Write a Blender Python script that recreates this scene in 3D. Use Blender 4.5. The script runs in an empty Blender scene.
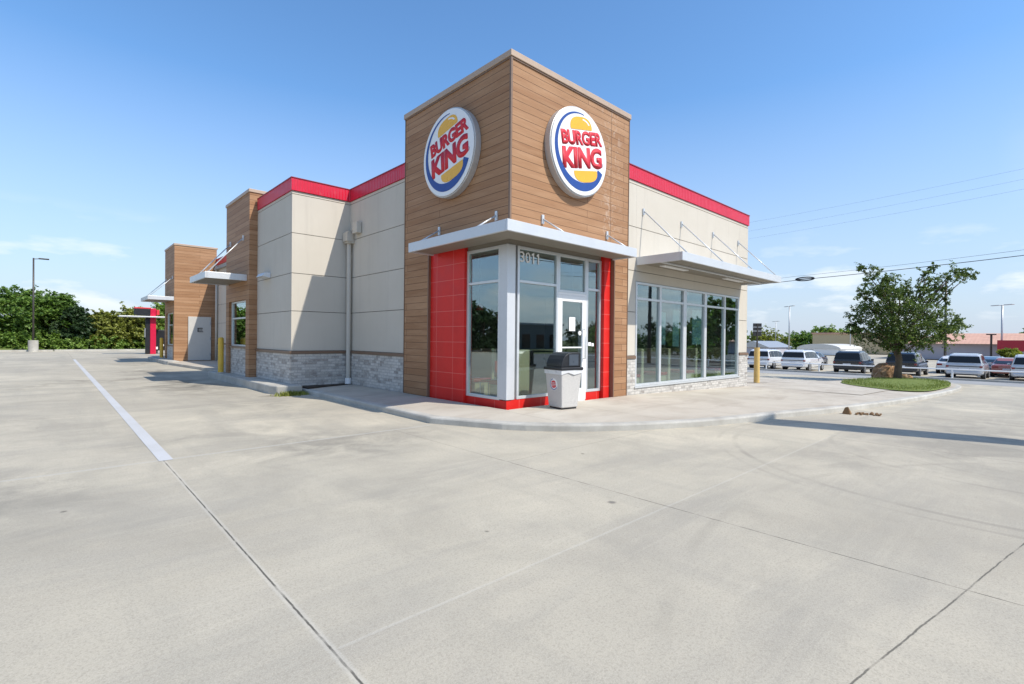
import bpy, bmesh, math, random
import numpy as np
from mathutils import Vector, Matrix
random.seed(7); rng = np.random.default_rng(11)
S = bpy.context.scene
C = S.collection
R = math.radians

# ------------------------------------------------------------------ helpers
class MB:
    """collects shapes and links them as one mesh object"""
    def __init__(s): s.v = []; s.f = []; s.m = []
    def add(s, vs, fs, mi=0):
        b = len(s.v); s.v += [tuple(v) for v in vs]; s.f += [tuple(b+i for i in f) for f in fs]; s.m += [mi]*len(fs); return s
    def box(s, x0, x1, y0, y1, z0, z1, mi=0):
        if x0 > x1: x0, x1 = x1, x0
        if y0 > y1: y0, y1 = y1, y0
        v = [(x,y,z) for z in (z0,z1) for y in (y0,y1) for x in (x0,x1)]
        return s.add(v, [(0,2,3,1),(4,5,7,6),(0,1,5,4),(2,6,7,3),(0,4,6,2),(1,3,7,5)], mi)
    def prism(s, pts, z0, z1, mi=0):
        n = len(pts)
        v = [(p[0],p[1],z0) for p in pts]+[(p[0],p[1],z1) for p in pts]
        return s.add(v, [tuple(range(n))[::-1], tuple(range(n,2*n))]+[(i,(i+1)%n,n+(i+1)%n,n+i) for i in range(n)], mi)
    def tube(s, pts, r, n=8, mi=0, cap=True):
        pts = [Vector(p) for p in pts]; rr = r if isinstance(r,(list,tuple)) else [r]*len(pts)
        vs=[]; fs=[]
        t0 = (pts[1]-pts[0]).normalized(); up = Vector((0,0,1)) if abs(t0.z)<.9 else Vector((1,0,0))
        a = t0.cross(up).normalized()
        for i,p in enumerate(pts):
            t = (pts[min(i+1,len(pts)-1)]-pts[max(i-1,0)]).normalized()
            a = (a - t*a.dot(t)).normalized(); b = t.cross(a)
            for k in range(n):
                an = 2*math.pi*k/n; vs.append(p+(a*math.cos(an)+b*math.sin(an))*rr[i])
        for i in range(len(pts)-1):
            for k in range(n):
                fs.append((i*n+k, i*n+(k+1)%n, (i+1)*n+(k+1)%n, (i+1)*n+k))
        if cap: fs += [tuple(range(n))[::-1], tuple(range((len(pts)-1)*n, len(pts)*n))]
        return s.add(vs, fs, mi)
    def xf(s, M):
        s.v = [tuple(M @ Vector(v)) for v in s.v]; return s
    def build(s, name, mats, parent=None, bevel=0, smooth=False, loc=None):
        me = bpy.data.meshes.new(name); me.from_pydata(s.v, [], s.f)
        mats = mats if isinstance(mats,(list,tuple)) else [mats]
        for m in mats: me.materials.append(m)
        if len(mats) > 1: me.polygons.foreach_set('material_index', s.m)
        if smooth: me.polygons.foreach_set('use_smooth', [True]*len(me.polygons))
        bm = bmesh.new(); bm.from_mesh(me); bmesh.ops.recalc_face_normals(bm, faces=bm.faces); bm.to_mesh(me); bm.free()
        me.update()
        o = bpy.data.objects.new(name, me); C.objects.link(o)
        if loc is not None: o.location = loc
        if parent is not None: o.parent = parent
        if bevel:
            b = o.modifiers.new('bevel','BEVEL'); b.width = bevel; b.segments = 2; b.limit_method='ANGLE'; b.angle_limit=R(40)
        return o
def empty(name, loc=(0,0,0), rz=0):
    o = bpy.data.objects.new(name, None); C.objects.link(o); o.location = loc; o.rotation_euler = (0,0,rz); o.empty_display_size=.2; return o
def tag(o, label=None, cat=None, group=None, kind=None):
    if label: o['label']=label
    if cat: o['category']=cat
    if group: o['group']=group
    if kind: o['kind']=kind
    return o
def copy_tree(o, parent=None):
    c = o.copy(); C.objects.link(c)
    if parent is not None: c.parent = parent
    for ch in list(o.children): copy_tree(ch, c)
    return c

# ------------------------------------------------------------------ materials
class NT:
    def __init__(s, name):
        s.mat = bpy.data.materials.new(name); s.mat.use_nodes = True; s.t = s.mat.node_tree; s.t.nodes.clear()
        s.out = s.t.nodes.new('ShaderNodeOutputMaterial')
    def n(s, typ, **kw):
        nd = s.t.nodes.new(typ)
        for k,v in kw.items():
            if k in nd.inputs.keys() if isinstance(k,str) else False: pass
            setattr(nd, k, v)
        return nd
    def l(s, a, b): s.t.links.new(a, b)
    def set(s, sock, v):
        if isinstance(v, bpy.types.NodeSocket): s.l(v, sock)
        else: sock.default_value = v
    def math(s, op, a, b=None, c=None, clamp=False):
        m = s.n('ShaderNodeMath', operation=op); m.use_clamp = clamp
        s.set(m.inputs[0], a)
        if b is not None: s.set(m.inputs[1], b)
        if c is not None: s.set(m.inputs[2], c)
        return m.outputs[0]
    def coord(s, kind='Object'): return s.n('ShaderNodeTexCoord').outputs[kind]
    def mapv(s, vec, scale=(1,1,1), loc=(0,0,0), rot=(0,0,0)):
        m = s.n('ShaderNodeMapping'); s.l(vec, m.inputs[0]); m.inputs['Scale'].default_value = scale; m.inputs['Location'].default_value=loc; m.inputs['Rotation'].default_value=rot; return m.outputs[0]
    def noise(s, vec, scale, detail=4, rough=.55, dist=0):
        m = s.n('ShaderNodeTexNoise'); s.l(vec, m.inputs['Vector']); m.inputs['Scale'].default_value=scale; m.inputs['Detail'].default_value=detail; m.inputs['Roughness'].default_value=rough; m.inputs['Distortion'].default_value=dist
        return m.outputs['Fac']
    def ramp(s, f, stops):
        m = s.n('ShaderNodeValToRGB'); s.l(f, m.inputs[0]); e = m.color_ramp.elements
        while len(e) < len(stops): e.new(.5)
        for i,(p,c) in enumerate(stops):
            e[i].position=p; e[i].color = (c,c,c,1) if isinstance(c,(int,float)) else (*c,1)
        return m.outputs[0]
    def mix(s, f, a, b, mode='MIX'):
        m = s.n('ShaderNodeMix'); m.data_type='RGBA'; m.blend_type=mode
        s.set(m.inputs[0], f)
        for i,v in ((6,a),(7,b)):
            if isinstance(v,tuple): v = (*v,1) if len(v)==3 else v
            s.set(m.inputs[i], v)
        return m.outputs[2]
    def maprange(s, f, a, b, c=0., d=1.):
        m = s.n('ShaderNodeMapRange'); s.set(m.inputs[0], f)
        for i,v in enumerate((a,b,c,d)): m.inputs[i+1].default_value = v
        return m.outputs[0]
    def bsdf(s, color, rough=.6, metal=0., bump=None, bstr=.3, bdist=.01, spec=.5, coat=0.):
        p = s.n('ShaderNodeBsdfPrincipled')
        s.set(p.inputs['Base Color'], (*color,1) if isinstance(color,tuple) and len(color)==3 else color)
        s.set(p.inputs['Roughness'], rough); s.set(p.inputs['Metallic'], metal); p.inputs['Specular IOR Level'].default_value = spec
        p.inputs['Coat Weight'].default_value = coat
        if bump is not None:
            b = s.n('ShaderNodeBump'); b.inputs['Strength'].default_value=bstr; b.inputs['Distance'].default_value=bdist; s.l(bump, b.inputs['Height']); s.l(b.outputs[0], p.inputs['Normal'])
        s.l(p.outputs[0], s.out.inputs[0]); return p

def simple(name, col, rough=.5, metal=0., var=.06, scale=6., spec=.5, coat=0., bump=.0):
    t = NT(name); co = t.coord(); n1 = t.noise(co, scale, 5, .6); n2 = t.noise(co, scale*9, 3, .6)
    f = t.math('ADD', t.math('MULTIPLY', n1, .7), t.math('MULTIPLY', n2, .3))
    k = t.maprange(f, .3, .7, 1-var, 1+var)
    c = t.n('ShaderNodeVectorMath', operation='SCALE'); c.inputs[0].default_value = col; t.l(k, c.inputs['Scale'])
    r = t.maprange(n1, .3, .7, max(.02,rough-.06), min(1,rough+.06))
    t.bsdf(c.outputs[0], r, metal, n2 if bump else None, bump, .004, spec, coat); return t.mat

def mat_concrete():
    t = NT('lot_concrete'); co = t.coord()
    sep = t.n('ShaderNodeSeparateXYZ'); t.l(co, sep.inputs[0]); X,Y = sep.outputs[0], sep.outputs[1]
    big = t.noise(co, .22, 5, .6, .3); med = t.noise(co, 1.1, 6, .62); fine = t.noise(co, 28, 4, .7); grit = t.noise(co, 160, 2, .6)
    streak = t.noise(t.mapv(co, (.35,1.4,1), rot=(0,0,R(14))), .9, 5, .6, .4)
    streak2 = t.noise(t.mapv(co, (1.5,.16,1)), 1.0, 5, .65, .2)
    base = t.ramp(big, [(.30,(.315,.30,.27)),(.45,(.41,.395,.355)),(.56,(.47,.45,.40)),(.70,(.54,.515,.455))])
    base = t.mix(t.maprange(med,.42,.7,0,.7), base, (.345,.337,.318))
    base = t.mix(t.maprange(streak,.5,.66,0,.75), base, (.30,.296,.285))
    base = t.mix(t.maprange(streak2,.50,.68,0,.6), base, (.30,.296,.28))
    brushed = t.noise(t.mapv(co, (.5,14,1), rot=(0,0,R(9))), 1.0, 4, .6, .15)
    base = t.mix(t.math('MULTIPLY', t.maprange(brushed,.5,.78,0,.3), t.maprange(med,.4,.6,0,1)), base, (.56,.54,.48))
    mot = t.noise(t.mapv(co,(1,1,1),(3.3,7.1,0)), .55, 7, .68, .9)
    base = t.mix(t.maprange(mot,.48,.62,0,.42), base, (.27,.262,.245))
    # slab to slab tone
    wn = t.n('ShaderNodeTexWhiteNoise'); wn.noise_dimensions='2D'
    cx = t.math('FLOOR', t.math('DIVIDE', t.math('ADD', X, 5.23), 3.03)); cy = t.math('FLOOR', t.math('DIVIDE', t.math('SUBTRACT', Y, .3), 4.8))
    cmb = t.n('ShaderNodeCombineXYZ'); t.l(cx, cmb.inputs[0]); t.l(cy, cmb.inputs[1]); t.l(cmb.outputs[0], wn.inputs['Vector'])
    base = t.mix(1., base, t.ramp(wn.outputs['Value'], [(0,(.90,.90,.91)),(1,(1.03,1.03,1.02))]), 'MULTIPLY')
    # speckle and fine grain
    base = t.mix(t.maprange(fine,.3,.7,0,.22), base, (.38,.37,.345))
    base = t.mix(t.maprange(grit,.4,.72,0,.3), base, (.66,.64,.58))
    gr2 = t.noise(co, 75, 3, .75); base = t.mix(t.maprange(gr2,.48,.7,0,.6), base, (.25,.24,.22))
    # oil drips and gum: voronoi spots
    v = t.n('ShaderNodeTexVoronoi'); t.l(co, v.inputs['Vector']); v.inputs['Scale'].default_value=1.15
    spot = t.maprange(v.outputs['Distance'], .018, .034, 1, 0)
    vs = t.n('ShaderNodeSeparateColor'); t.l(v.outputs['Color'], vs.inputs[0])
    base = t.mix(t.math('MULTIPLY', spot, t.maprange(vs.outputs[0], .55,.6,0,.75)), base, (.10,.095,.085))
    # dark wheel-track stains in the drive-thru lane
    def blob(x0,y0,rx,ry,amt,col=(.13,.125,.115)):
        nonlocal base
        dx = t.math('DIVIDE', t.math('SUBTRACT', X, x0), rx); dy = t.math('DIVIDE', t.math('SUBTRACT', Y, y0), ry)
        d = t.math('SQRT', t.math('ADD', t.math('MULTIPLY',dx,dx), t.math('MULTIPLY',dy,dy)))
        m = t.math('MULTIPLY', t.maprange(d, .25, 1.0, 1, 0), t.maprange(t.noise(t.mapv(co,(.8,.8,1)), 1.4, 5, .65, .8), .38, .62, 0, amt))
        base = t.mix(m, base, col)
    blob(-3.3,10.5,1.5,4.2,.9); blob(-3.3,17.5,1.5,3.2,.85); blob(-3.0,24.5,1.2,4.0,.65); blob(-2.6,33,1.2,6,.6); blob(-4.6,14,2.8,1.3,.65); blob(-7.5,12.5,3,1.6,.5)
    blob(-3.3,-.1,2.1,1.5,.7,(.19,.188,.18)); blob(-2.9,4.2,1.5,3.0,.55,(.22,.218,.21)); blob(-6.6,-.4,1.3,1.6,.6,(.20,.198,.19)); blob(-4.4,1.6,2.2,.8,.45,(.2,.198,.19)); blob(-4.0,-2.4,1.4,1.0,.4,(.24,.237,.225)); blob(-1.9,6.2,.7,.35,.8,(.08,.07,.05))
    blob(-6.0,-1.5,2.6,1.4,.3,(.24,.24,.23)); blob(-8.5,4,4,3.5,.5,(.23,.228,.22)); blob(4.5,-6.2,5,2.2,.6,(.21,.208,.2)); blob(12,-7.6,7,2,.55,(.21,.21,.21)); blob(1.0,-5.2,1.6,1.3,.4,(.24,.237,.225)); blob(-1.6,-5.4,2,1.2,.25,(.24,.24,.23))
    blob(20,-9,12,3,.6,(.2,.2,.2)); blob(-3.6,-4.3,1.6,.8,.22,(.26,.26,.25))
    # tyre scrub arcs
    def arc(cx_,cy_,r,w,amt):
        nonlocal base
        dx = t.math('SUBTRACT', X, cx_); dy = t.math('SUBTRACT', Y, cy_)
        d = t.math('ABSOLUTE', t.math('SUBTRACT', t.math('SQRT', t.math('ADD', t.math('MULTIPLY',dx,dx), t.math('MULTIPLY',dy,dy))), r))
        m = t.math('MULTIPLY', t.maprange(d, w*.35, w, 1, 0), t.maprange(t.noise(co,.9,3,.5), .4,.62,0,amt))
        base = t.mix(m, base, (.20,.195,.185))
    arc(2.4,-6.4,3.0,.05,.42); arc(2.4,-6.4,3.22,.04,.3); arc(3.0,-6.7,2.2,.05,.3); arc(3.0,-6.7,1.6,.04,.25); arc(-1.5,-10.5,5.6,.06,.22); arc(6,-9.5,5.2,.07,.25)
    base = t.mix(1., base, (1.065,.995,.865), 'MULTIPLY')
    for sc_,th_,am_ in ((3.4,.022,.5),(.55,.03,.7)):
        v2 = t.n('ShaderNodeTexVoronoi'); t.l(t.mapv(co,(1,1,1),(1.7,.4,0)), v2.inputs['Vector']); v2.inputs['Scale'].default_value=sc_
        c2_ = t.n('ShaderNodeSeparateColor'); t.l(v2.outputs['Color'], c2_.inputs[0])
        base = t.mix(t.math('MULTIPLY', t.maprange(v2.outputs['Distance'], th_*.6, th_, 1, 0), t.maprange(c2_.outputs[1], .6,.66,0,am_)), base, (.11,.10,.09))
    # joints and cracks
    wob = t.math('MULTIPLY', t.math('SUBTRACT', t.noise(co, 2.3, 5, .7), .5), .05)
    wob2 = t.math('MULTIPLY', t.math('SUBTRACT', t.noise(co, 14, 3, .7), .5), .016)
    height = None
    def line(axis, c, w, amt, lo=None, hi=None, col=(.07,.065,.055), slope=0., wobble=0., brk=0.):
        nonlocal base
        A,B = (X,Y) if axis=='X' else (Y,X)
        a = t.math('SUBTRACT', A, c)
        if slope: a = t.math('SUBTRACT', a, t.math('MULTIPLY', B, slope))
        a = t.math('ADD', a, t.math('MULTIPLY', wob, wobble)); a = t.math('ADD', a, t.math('MULTIPLY', wob2, .6))
        m = t.maprange(t.math('ABSOLUTE', a), w*.5, w, amt, 0)
        if lo is not None: m = t.math('MULTIPLY', m, t.math('GREATER_THAN', B, lo))
        if hi is not None: m = t.math('MULTIPLY', m, t.math('LESS_THAN', B, hi))
        if brk: m = t.math('MULTIPLY', m, t.maprange(t.noise(co, 5, 3, .6), .5-brk*.12, .52, .35, 1))
        base = t.mix(m, base, col)
        return m
    line('X', -5.23, .03, .18, None, .3, (.66,.64,.58), 0, .3)
    line('X', -5.23, .0075, .9, None, .3, wobble=.15, brk=1)
    line('X', -5.23, .009, .5, .3, 50, wobble=.2)
    line('X', -2.2, .007, .8, -30, -1.9, wobble=.3, brk=1)
    line('X', -2.2, .008, .35, -1.9, .3)
    line('Y', .3, .03, .45, -40, -1.5, (.66,.64,.58), wobble=.3); line('Y', .3, .009, .6, -40, -1.5)
    line('Y', -4.5, .014, .13, -5.2, 3, (.68,.66,.60), wobble=.3)
    line('Y', -6.83, .006, .8, -5.2, 2.5, slope=-.17, wobble=.35, brk=1)
    line('Y', -2.4, .008, .32, -2.2, 4); line('Y', -9.6, .008, .5)
    for k in range(1,10): line('Y', .3+4.8*k, .012, .42)
    for xx in (-8.3,-11.4,-14.5,-17.6): line('X', xx, .012, .3)
    for xx in (2.6,7.2,11.8,16.4): line('X', xx, .012, .4, -40, -4.6)
    bumph = t.math('ADD', t.math('MULTIPLY', fine, .5), t.math('MULTIPLY', grit, .5))
    t.bsdf(base, t.maprange(med,.3,.7,.82,.95), 0, bumph, .25, .006, .3); return t.mat

def mat_walk():
    t = NT('walk_concrete'); co = t.coord()
    sep = t.n('ShaderNodeSeparateXYZ'); t.l(co, sep.inputs[0]); X,Y = sep.outputs[0], sep.outputs[1]
    big = t.noise(co, .7, 6, .62, .4); fine = t.noise(co, 34, 4, .7); st = t.noise(t.mapv(co,(.5,1.6,1)), 1.1, 6, .65, .5)
    base = t.ramp(big, [(.3,(.385,.335,.27)),(.5,(.465,.415,.34)),(.7,(.525,.475,.395))])
    base = t.mix(t.maprange(st,.5,.68,0,.7), base, (.35,.295,.235))
    base = t.mix(t.maprange(fine,.35,.7,0,.2), base, (.42,.39,.35))
    for ax,vals in (('X',(-.1,1.5,3.1,4.7,6.3,7.9,9.5,11.1,12.7,14.3)),('Y',(1.6,3.3,5.0))):
        for c in vals:
            A,B = (X,Y) if ax=='X' else (Y,X)
            m = t.maprange(t.math('ABSOLUTE', t.math('SUBTRACT', A, c)), .004, .011, .55, 0)
            if ax=='Y': m = t.math('MULTIPLY', m, t.math('LESS_THAN', X, 0))
            base = t.mix(m, base, (.2,.18,.15))
    # damp soil stain by the downspout
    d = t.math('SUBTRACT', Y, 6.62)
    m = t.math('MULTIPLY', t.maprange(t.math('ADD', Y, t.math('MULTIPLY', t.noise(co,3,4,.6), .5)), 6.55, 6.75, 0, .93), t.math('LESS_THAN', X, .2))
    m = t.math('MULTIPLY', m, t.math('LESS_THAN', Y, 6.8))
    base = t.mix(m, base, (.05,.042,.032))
    t.bsdf(base, .88, 0, fine, .2, .005, .3); return t.mat

def mat_curb():
    t = NT('curb_concrete'); co = t.coord(); n1 = t.noise(co, 1.6, 6, .65); f = t.noise(co, 40, 4, .7)
    c = t.ramp(n1, [(.3,(.34,.32,.28)),(.55,(.46,.44,.39)),(.75,(.55,.53,.48))]); c = t.mix(t.maprange(f,.4,.75,0,.35), c, (.33,.31,.28))
    t.bsdf(c, .9, 0, f, .3, .006, .3); return t.mat

def mat_wood(name='wood_cladding'):
    t = NT(name); co = t.coord(); sep = t.n('ShaderNodeSeparateXYZ'); t.l(co, sep.inputs[0])
    u = t.math('ADD', sep.outputs[0], sep.outputs[1]); cmb = t.n('ShaderNodeCombineXYZ'); t.l(u, cmb.inputs[0]); t.l(sep.outputs[2], cmb.inputs[1])
    b = t.n('ShaderNodeTexBrick'); t.l(cmb.outputs[0], b.inputs['Vector'])
    b.offset = 0.37; b.offset_frequency = 2; b.inputs['Scale'].default_value=1; b.inputs['Brick Width'].default_value=3.6; b.inputs['Row Height'].default_value=.152
    b.inputs['Mortar Size'].default_value=.0045; b.inputs['Mortar Smooth'].default_value=.2
    b.inputs['Color1'].default_value=(.0,.0,.0,1); b.inputs['Color2'].default_value=(1,1,1,1); b.inputs['Mortar'].default_value=(.5,.5,.5,1)
    tone = t.ramp(b.outputs['Color'], [(0,(.31,.160,.080)),(.5,(.365,.200,.104)),(1,(.42,.240,.132))])
    grain = t.noise(t.mapv(cmb.outputs[0], (1.2,38,1)), 1.4, 5, .65, .6); g2 = t.noise(t.mapv(cmb.outputs[0],(.8,7,1)), 1, 4, .6)
    tone = t.mix(t.maprange(grain,.38,.7,0,.5), tone, (.24,.13,.068)); tone = t.mix(t.maprange(g2,.45,.75,0,.45), tone, (.50,.31,.18))
    # efflorescence on the front face
    eff = t.math('MULTIPLY', t.maprange(t.math('ABSOLUTE', t.math('SUBTRACT', sep.outputs[0], 3.1)), .05,.5,1,0), t.maprange(t.noise(co, 5.5, 6, .7, 1.), 0.52,.70,0,.5))
    eff = t.math('MULTIPLY', eff, t.math('MULTIPLY', t.math('GREATER_THAN', sep.outputs[2], 3.3), t.math('LESS_THAN', sep.outputs[1], .006)))
    tone = t.mix(eff, tone, (.68,.60,.52))
    tone = t.mix(b.outputs['Fac'], tone, (.085,.045,.025))
    inv = t.math('SUBTRACT', 1., b.outputs['Fac'])
    t.bsdf(tone, .6, 0, t.math('ADD', inv, t.math('MULTIPLY', grain, .12)), .5, .006, .2); return t.mat

def mat_brick():
    t = NT('washed_brick'); co = t.coord(); sep = t.n('ShaderNodeSeparateXYZ'); t.l(co, sep.inputs[0])
    u = t.math('ADD', sep.outputs[0], sep.outputs[1]); cmb = t.n('ShaderNodeCombineXYZ'); t.l(u, cmb.inputs[0]); t.l(sep.outputs[2], cmb.inputs[1])
    b = t.n('ShaderNodeTexBrick'); t.l(cmb.outputs[0], b.inputs['Vector']); b.inputs['Scale'].default_value=1; b.inputs['Brick Width'].default_value=.205; b.inputs['Row Height'].default_value=.072
    b.inputs['Mortar Size'].default_value=.006; b.inputs['Color1'].default_value=(0,0,0,1); b.inputs['Color2'].default_value=(1,1,1,1); b.inputs['Mortar'].default_value=(.5,.5,.5,1); b.inputs['Bias'].default_value=-.1
    tone = t.ramp(b.outputs['Color'], [(0,(.30,.28,.265)),(.2,(.43,.415,.395)),(.5,(.50,.485,.465)),(1,(.56,.545,.525))])
    n = t.noise(co, 9, 6, .7, .5); tone = t.mix(t.maprange(n,.45,.66,0,.65), tone, (.66,.65,.62))
    tone = t.mix(t.maprange(t.noise(co,30,4,.7),.58,.7,0,.6), tone, (.22,.19,.17))
    tone = t.mix(1., tone, (1.0,.975,.93), 'MULTIPLY'); tone = t.mix(b.outputs['Fac'], tone, (.36,.35,.33))
    t.bsdf(tone, .85, 0, t.math('ADD', t.math('SUBTRACT',1.,b.outputs['Fac']), t.math('MULTIPLY',n,.4)), .6, .01, .3); return t.mat

def mat_stucco():
    t = NT('cream_stucco'); co = t.coord(); n = t.noise(co, 130, 4, .7); big = t.noise(co, .5, 4, .6)
    sep = t.n('ShaderNodeSeparateXYZ'); t.l(co, sep.inputs[0])
    stk = t.noise(t.mapv(co,(3.2,3.2,.22)), 1.6, 5, .65)
    c = t.ramp(big, [(.3,(.52,.475,.40)),(.7,(.575,.53,.455))]); c = t.mix(t.maprange(stk,.54,.74,0,.4), c, (.46,.42,.36))
    t.bsdf(c, .9, 0, n, .35, .004, .25); return t.mat

def mat_tile():
    t = NT('red_tile'); co = t.coord(); sep = t.n('ShaderNodeSeparateXYZ'); t.l(co, sep.inputs[0])
    u = t.math('ADD', sep.outputs[0], sep.outputs[1])
    def near(v, p, off):
        m = t.math('ABSOLUTE', t.math('SUBTRACT', t.math('FRACT', t.math('ADD', t.math('DIVIDE', t.math('SUBTRACT', v, off), p), .5)), .5)); return t.maprange(t.math('MULTIPLY', m, p), .003, .007, 1, 0)
    g = t.math('MAXIMUM', near(u,.61,.03), near(sep.outputs[2],.33,.25))
    n = t.noise(co, 2.2, 4, .6)
    c = t.ramp(n, [(.3,(.58,.014,.011)),(.7,(.66,.022,.016))]); c = t.mix(t.math('MULTIPLY', g, .7), c, (.72,.19,.16))
    t.bsdf(c, t.maprange(n,.3,.7,.36,.5), 0, t.math('SUBTRACT',1.,g), .15, .003, .35); return t.mat

def mat_corrug():
    t = NT('red_ribbed_metal'); co = t.coord(); sep = t.n('ShaderNodeSeparateXYZ'); t.l(co, sep.inputs[0])
    u = t.math('ADD', sep.outputs[0], sep.outputs[1]); w = t.math('SINE', t.math('MULTIPLY', u, 2*math.pi/.085))
    n = t.noise(co, 1.5, 4, .6); c = t.ramp(n, [(.3,(.56,.010,.035)),(.7,(.66,.018,.05))])
    c = t.mix(t.maprange(t.noise(co, 3.4, 5, .6),.6,.75,0,.18), c, (.7,.3,.3))
    t.bsdf(c, .38, .0, w, .55, .012, .5); return t.mat

def mat_glass(name, tint, refl=.22, rough=0.0):
    t = NT(name); co = t.coord()
    tr = t.n('ShaderNodeBsdfTransparent'); tr.inputs[0].default_value=(*tint,1)
    gl = t.n('ShaderNodeBsdfGlossy'); gl.inputs['Roughness'].default_value=rough; gl.inputs['Color'].default_value=(.82,.92,.95,1)
    b = t.n('ShaderNodeBump'); b.inputs['Strength'].default_value=.02; b.inputs['Distance'].default_value=.02; t.l(t.noise(co,.9,2,.5), b.inputs['Height']); t.l(b.outputs[0], gl.inputs['Normal'])
    ge = t.n('ShaderNodeNewGeometry'); dt = t.n('ShaderNodeVectorMath', operation='DOT_PRODUCT'); t.l(ge.outputs['Incoming'], dt.inputs[0]); t.l(ge.outputs['Normal'], dt.inputs[1])
    ic = t.math('POWER', t.math('SUBTRACT', 1., t.math('ABSOLUTE', dt.outputs['Value']), clamp=True), 4.)
    f = t.math('ADD', t.math('MULTIPLY', ic, 1.-refl), refl, clamp=True)
    mx = t.n('ShaderNodeMixShader'); t.l(f, mx.inputs[0]); t.l(tr.outputs[0], mx.inputs[1]); t.l(gl.outputs[0], mx.inputs[2]); t.l(mx.outputs[0], t.out.inputs[0]); return t.mat

def mat_leaf(name, c1, c2, trans=.35):
    t = NT(name); co = t.coord(); oi = t.n('ShaderNodeObjectInfo')
    gm = t.n('ShaderNodeNewGeometry')
    f = t.math('ADD', t.math('MULTIPLY', t.noise(co, 1.3, 4, .6), .55), t.math('MULTIPLY', gm.outputs['Random Per Island'], .45))
    c = t.ramp(f, [(.3,c1),(.68,c2)])
    p = t.n('ShaderNodeBsdfPrincipled'); t.l(c, p.inputs['Base Color']); p.inputs['Roughness'].default_value=.5; p.inputs['Specular IOR Level'].default_value=.35
    tl = t.n('ShaderNodeBsdfTranslucent'); t.l(t.mix(1., c, (1.1,1.25,.5), 'MULTIPLY'), tl.inputs[0])
    mx = t.n('ShaderNodeMixShader'); mx.inputs[0].default_value=trans; t.l(p.outputs[0], mx.inputs[1]); t.l(tl.outputs[0], mx.inputs[2]); t.l(mx.outputs[0], t.out.inputs[0]); return t.mat

def mat_paintline():
    t = NT('worn_white_paint'); co = t.coord(); n = t.noise(co, 7, 6, .7); n2 = t.noise(co, 40, 3, .7)
    c = t.mix(t.maprange(t.noise(co,1.3,8,.72), .45,.7,0,.55), (.50,.50,.50), (.40,.39,.365)); c = t.mix(t.maprange(n2,.55,.72,0,.6), c, (.38,.37,.34))
    t.bsdf(c, .8, 0); return t.mat
def mat_grass(name, c1, c2):
    t = NT(name); co = t.coord(); n = t.noise(co, 3, 6, .7); f = t.noise(co, 60, 3, .7)
    c = t.ramp(t.math('ADD', t.math('MULTIPLY',n,.5), t.math('MULTIPLY',f,.5)), [(.35,c1),(.65,c2)]); t.bsdf(c, .9, 0, f, .6, .03, .2); return t.mat
def mat_rock():
    t = NT('boulder_stone'); co = t.coord(); n = t.noise(co, 3.5, 6, .65, 1.); f = t.noise(co, 20, 5, .7)
    c = t.ramp(n, [(.35,(.20,.11,.055)),(.52,(.44,.26,.14)),(.7,(.58,.42,.28))]); t.bsdf(c, .9, 0, t.math('ADD',n,f), .8, .06, .2); return t.mat
def mat_asphalt():
    t = NT('drive_pavement'); co = t.coord(); n = t.noise(co, .5, 5, .6); f = t.noise(co, 30, 4, .7)
    c = t.ramp(n, [(.3,(.25,.25,.245)),(.7,(.36,.355,.34))]); c = t.mix(t.maprange(f,.4,.7,0,.3), c, (.2,.2,.2)); t.bsdf(c, .85, 0, f, .3, .006, .4); return t.mat
def mat_rooftile():
    t = NT('salmon_roof'); co = t.coord(); sep = t.n('ShaderNodeSeparateXYZ'); t.l(co, sep.inputs[0])
    w = t.math('SINE', t.math('MULTIPLY', sep.outputs[1], 14)); n = t.noise(co, .8, 5, .6)
    c = t.ramp(n, [(.3,(.50,.28,.20)),(.7,(.62,.36,.26))]); t.bsdf(c, .8, 0, w, .12, .03); return t.mat

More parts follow.
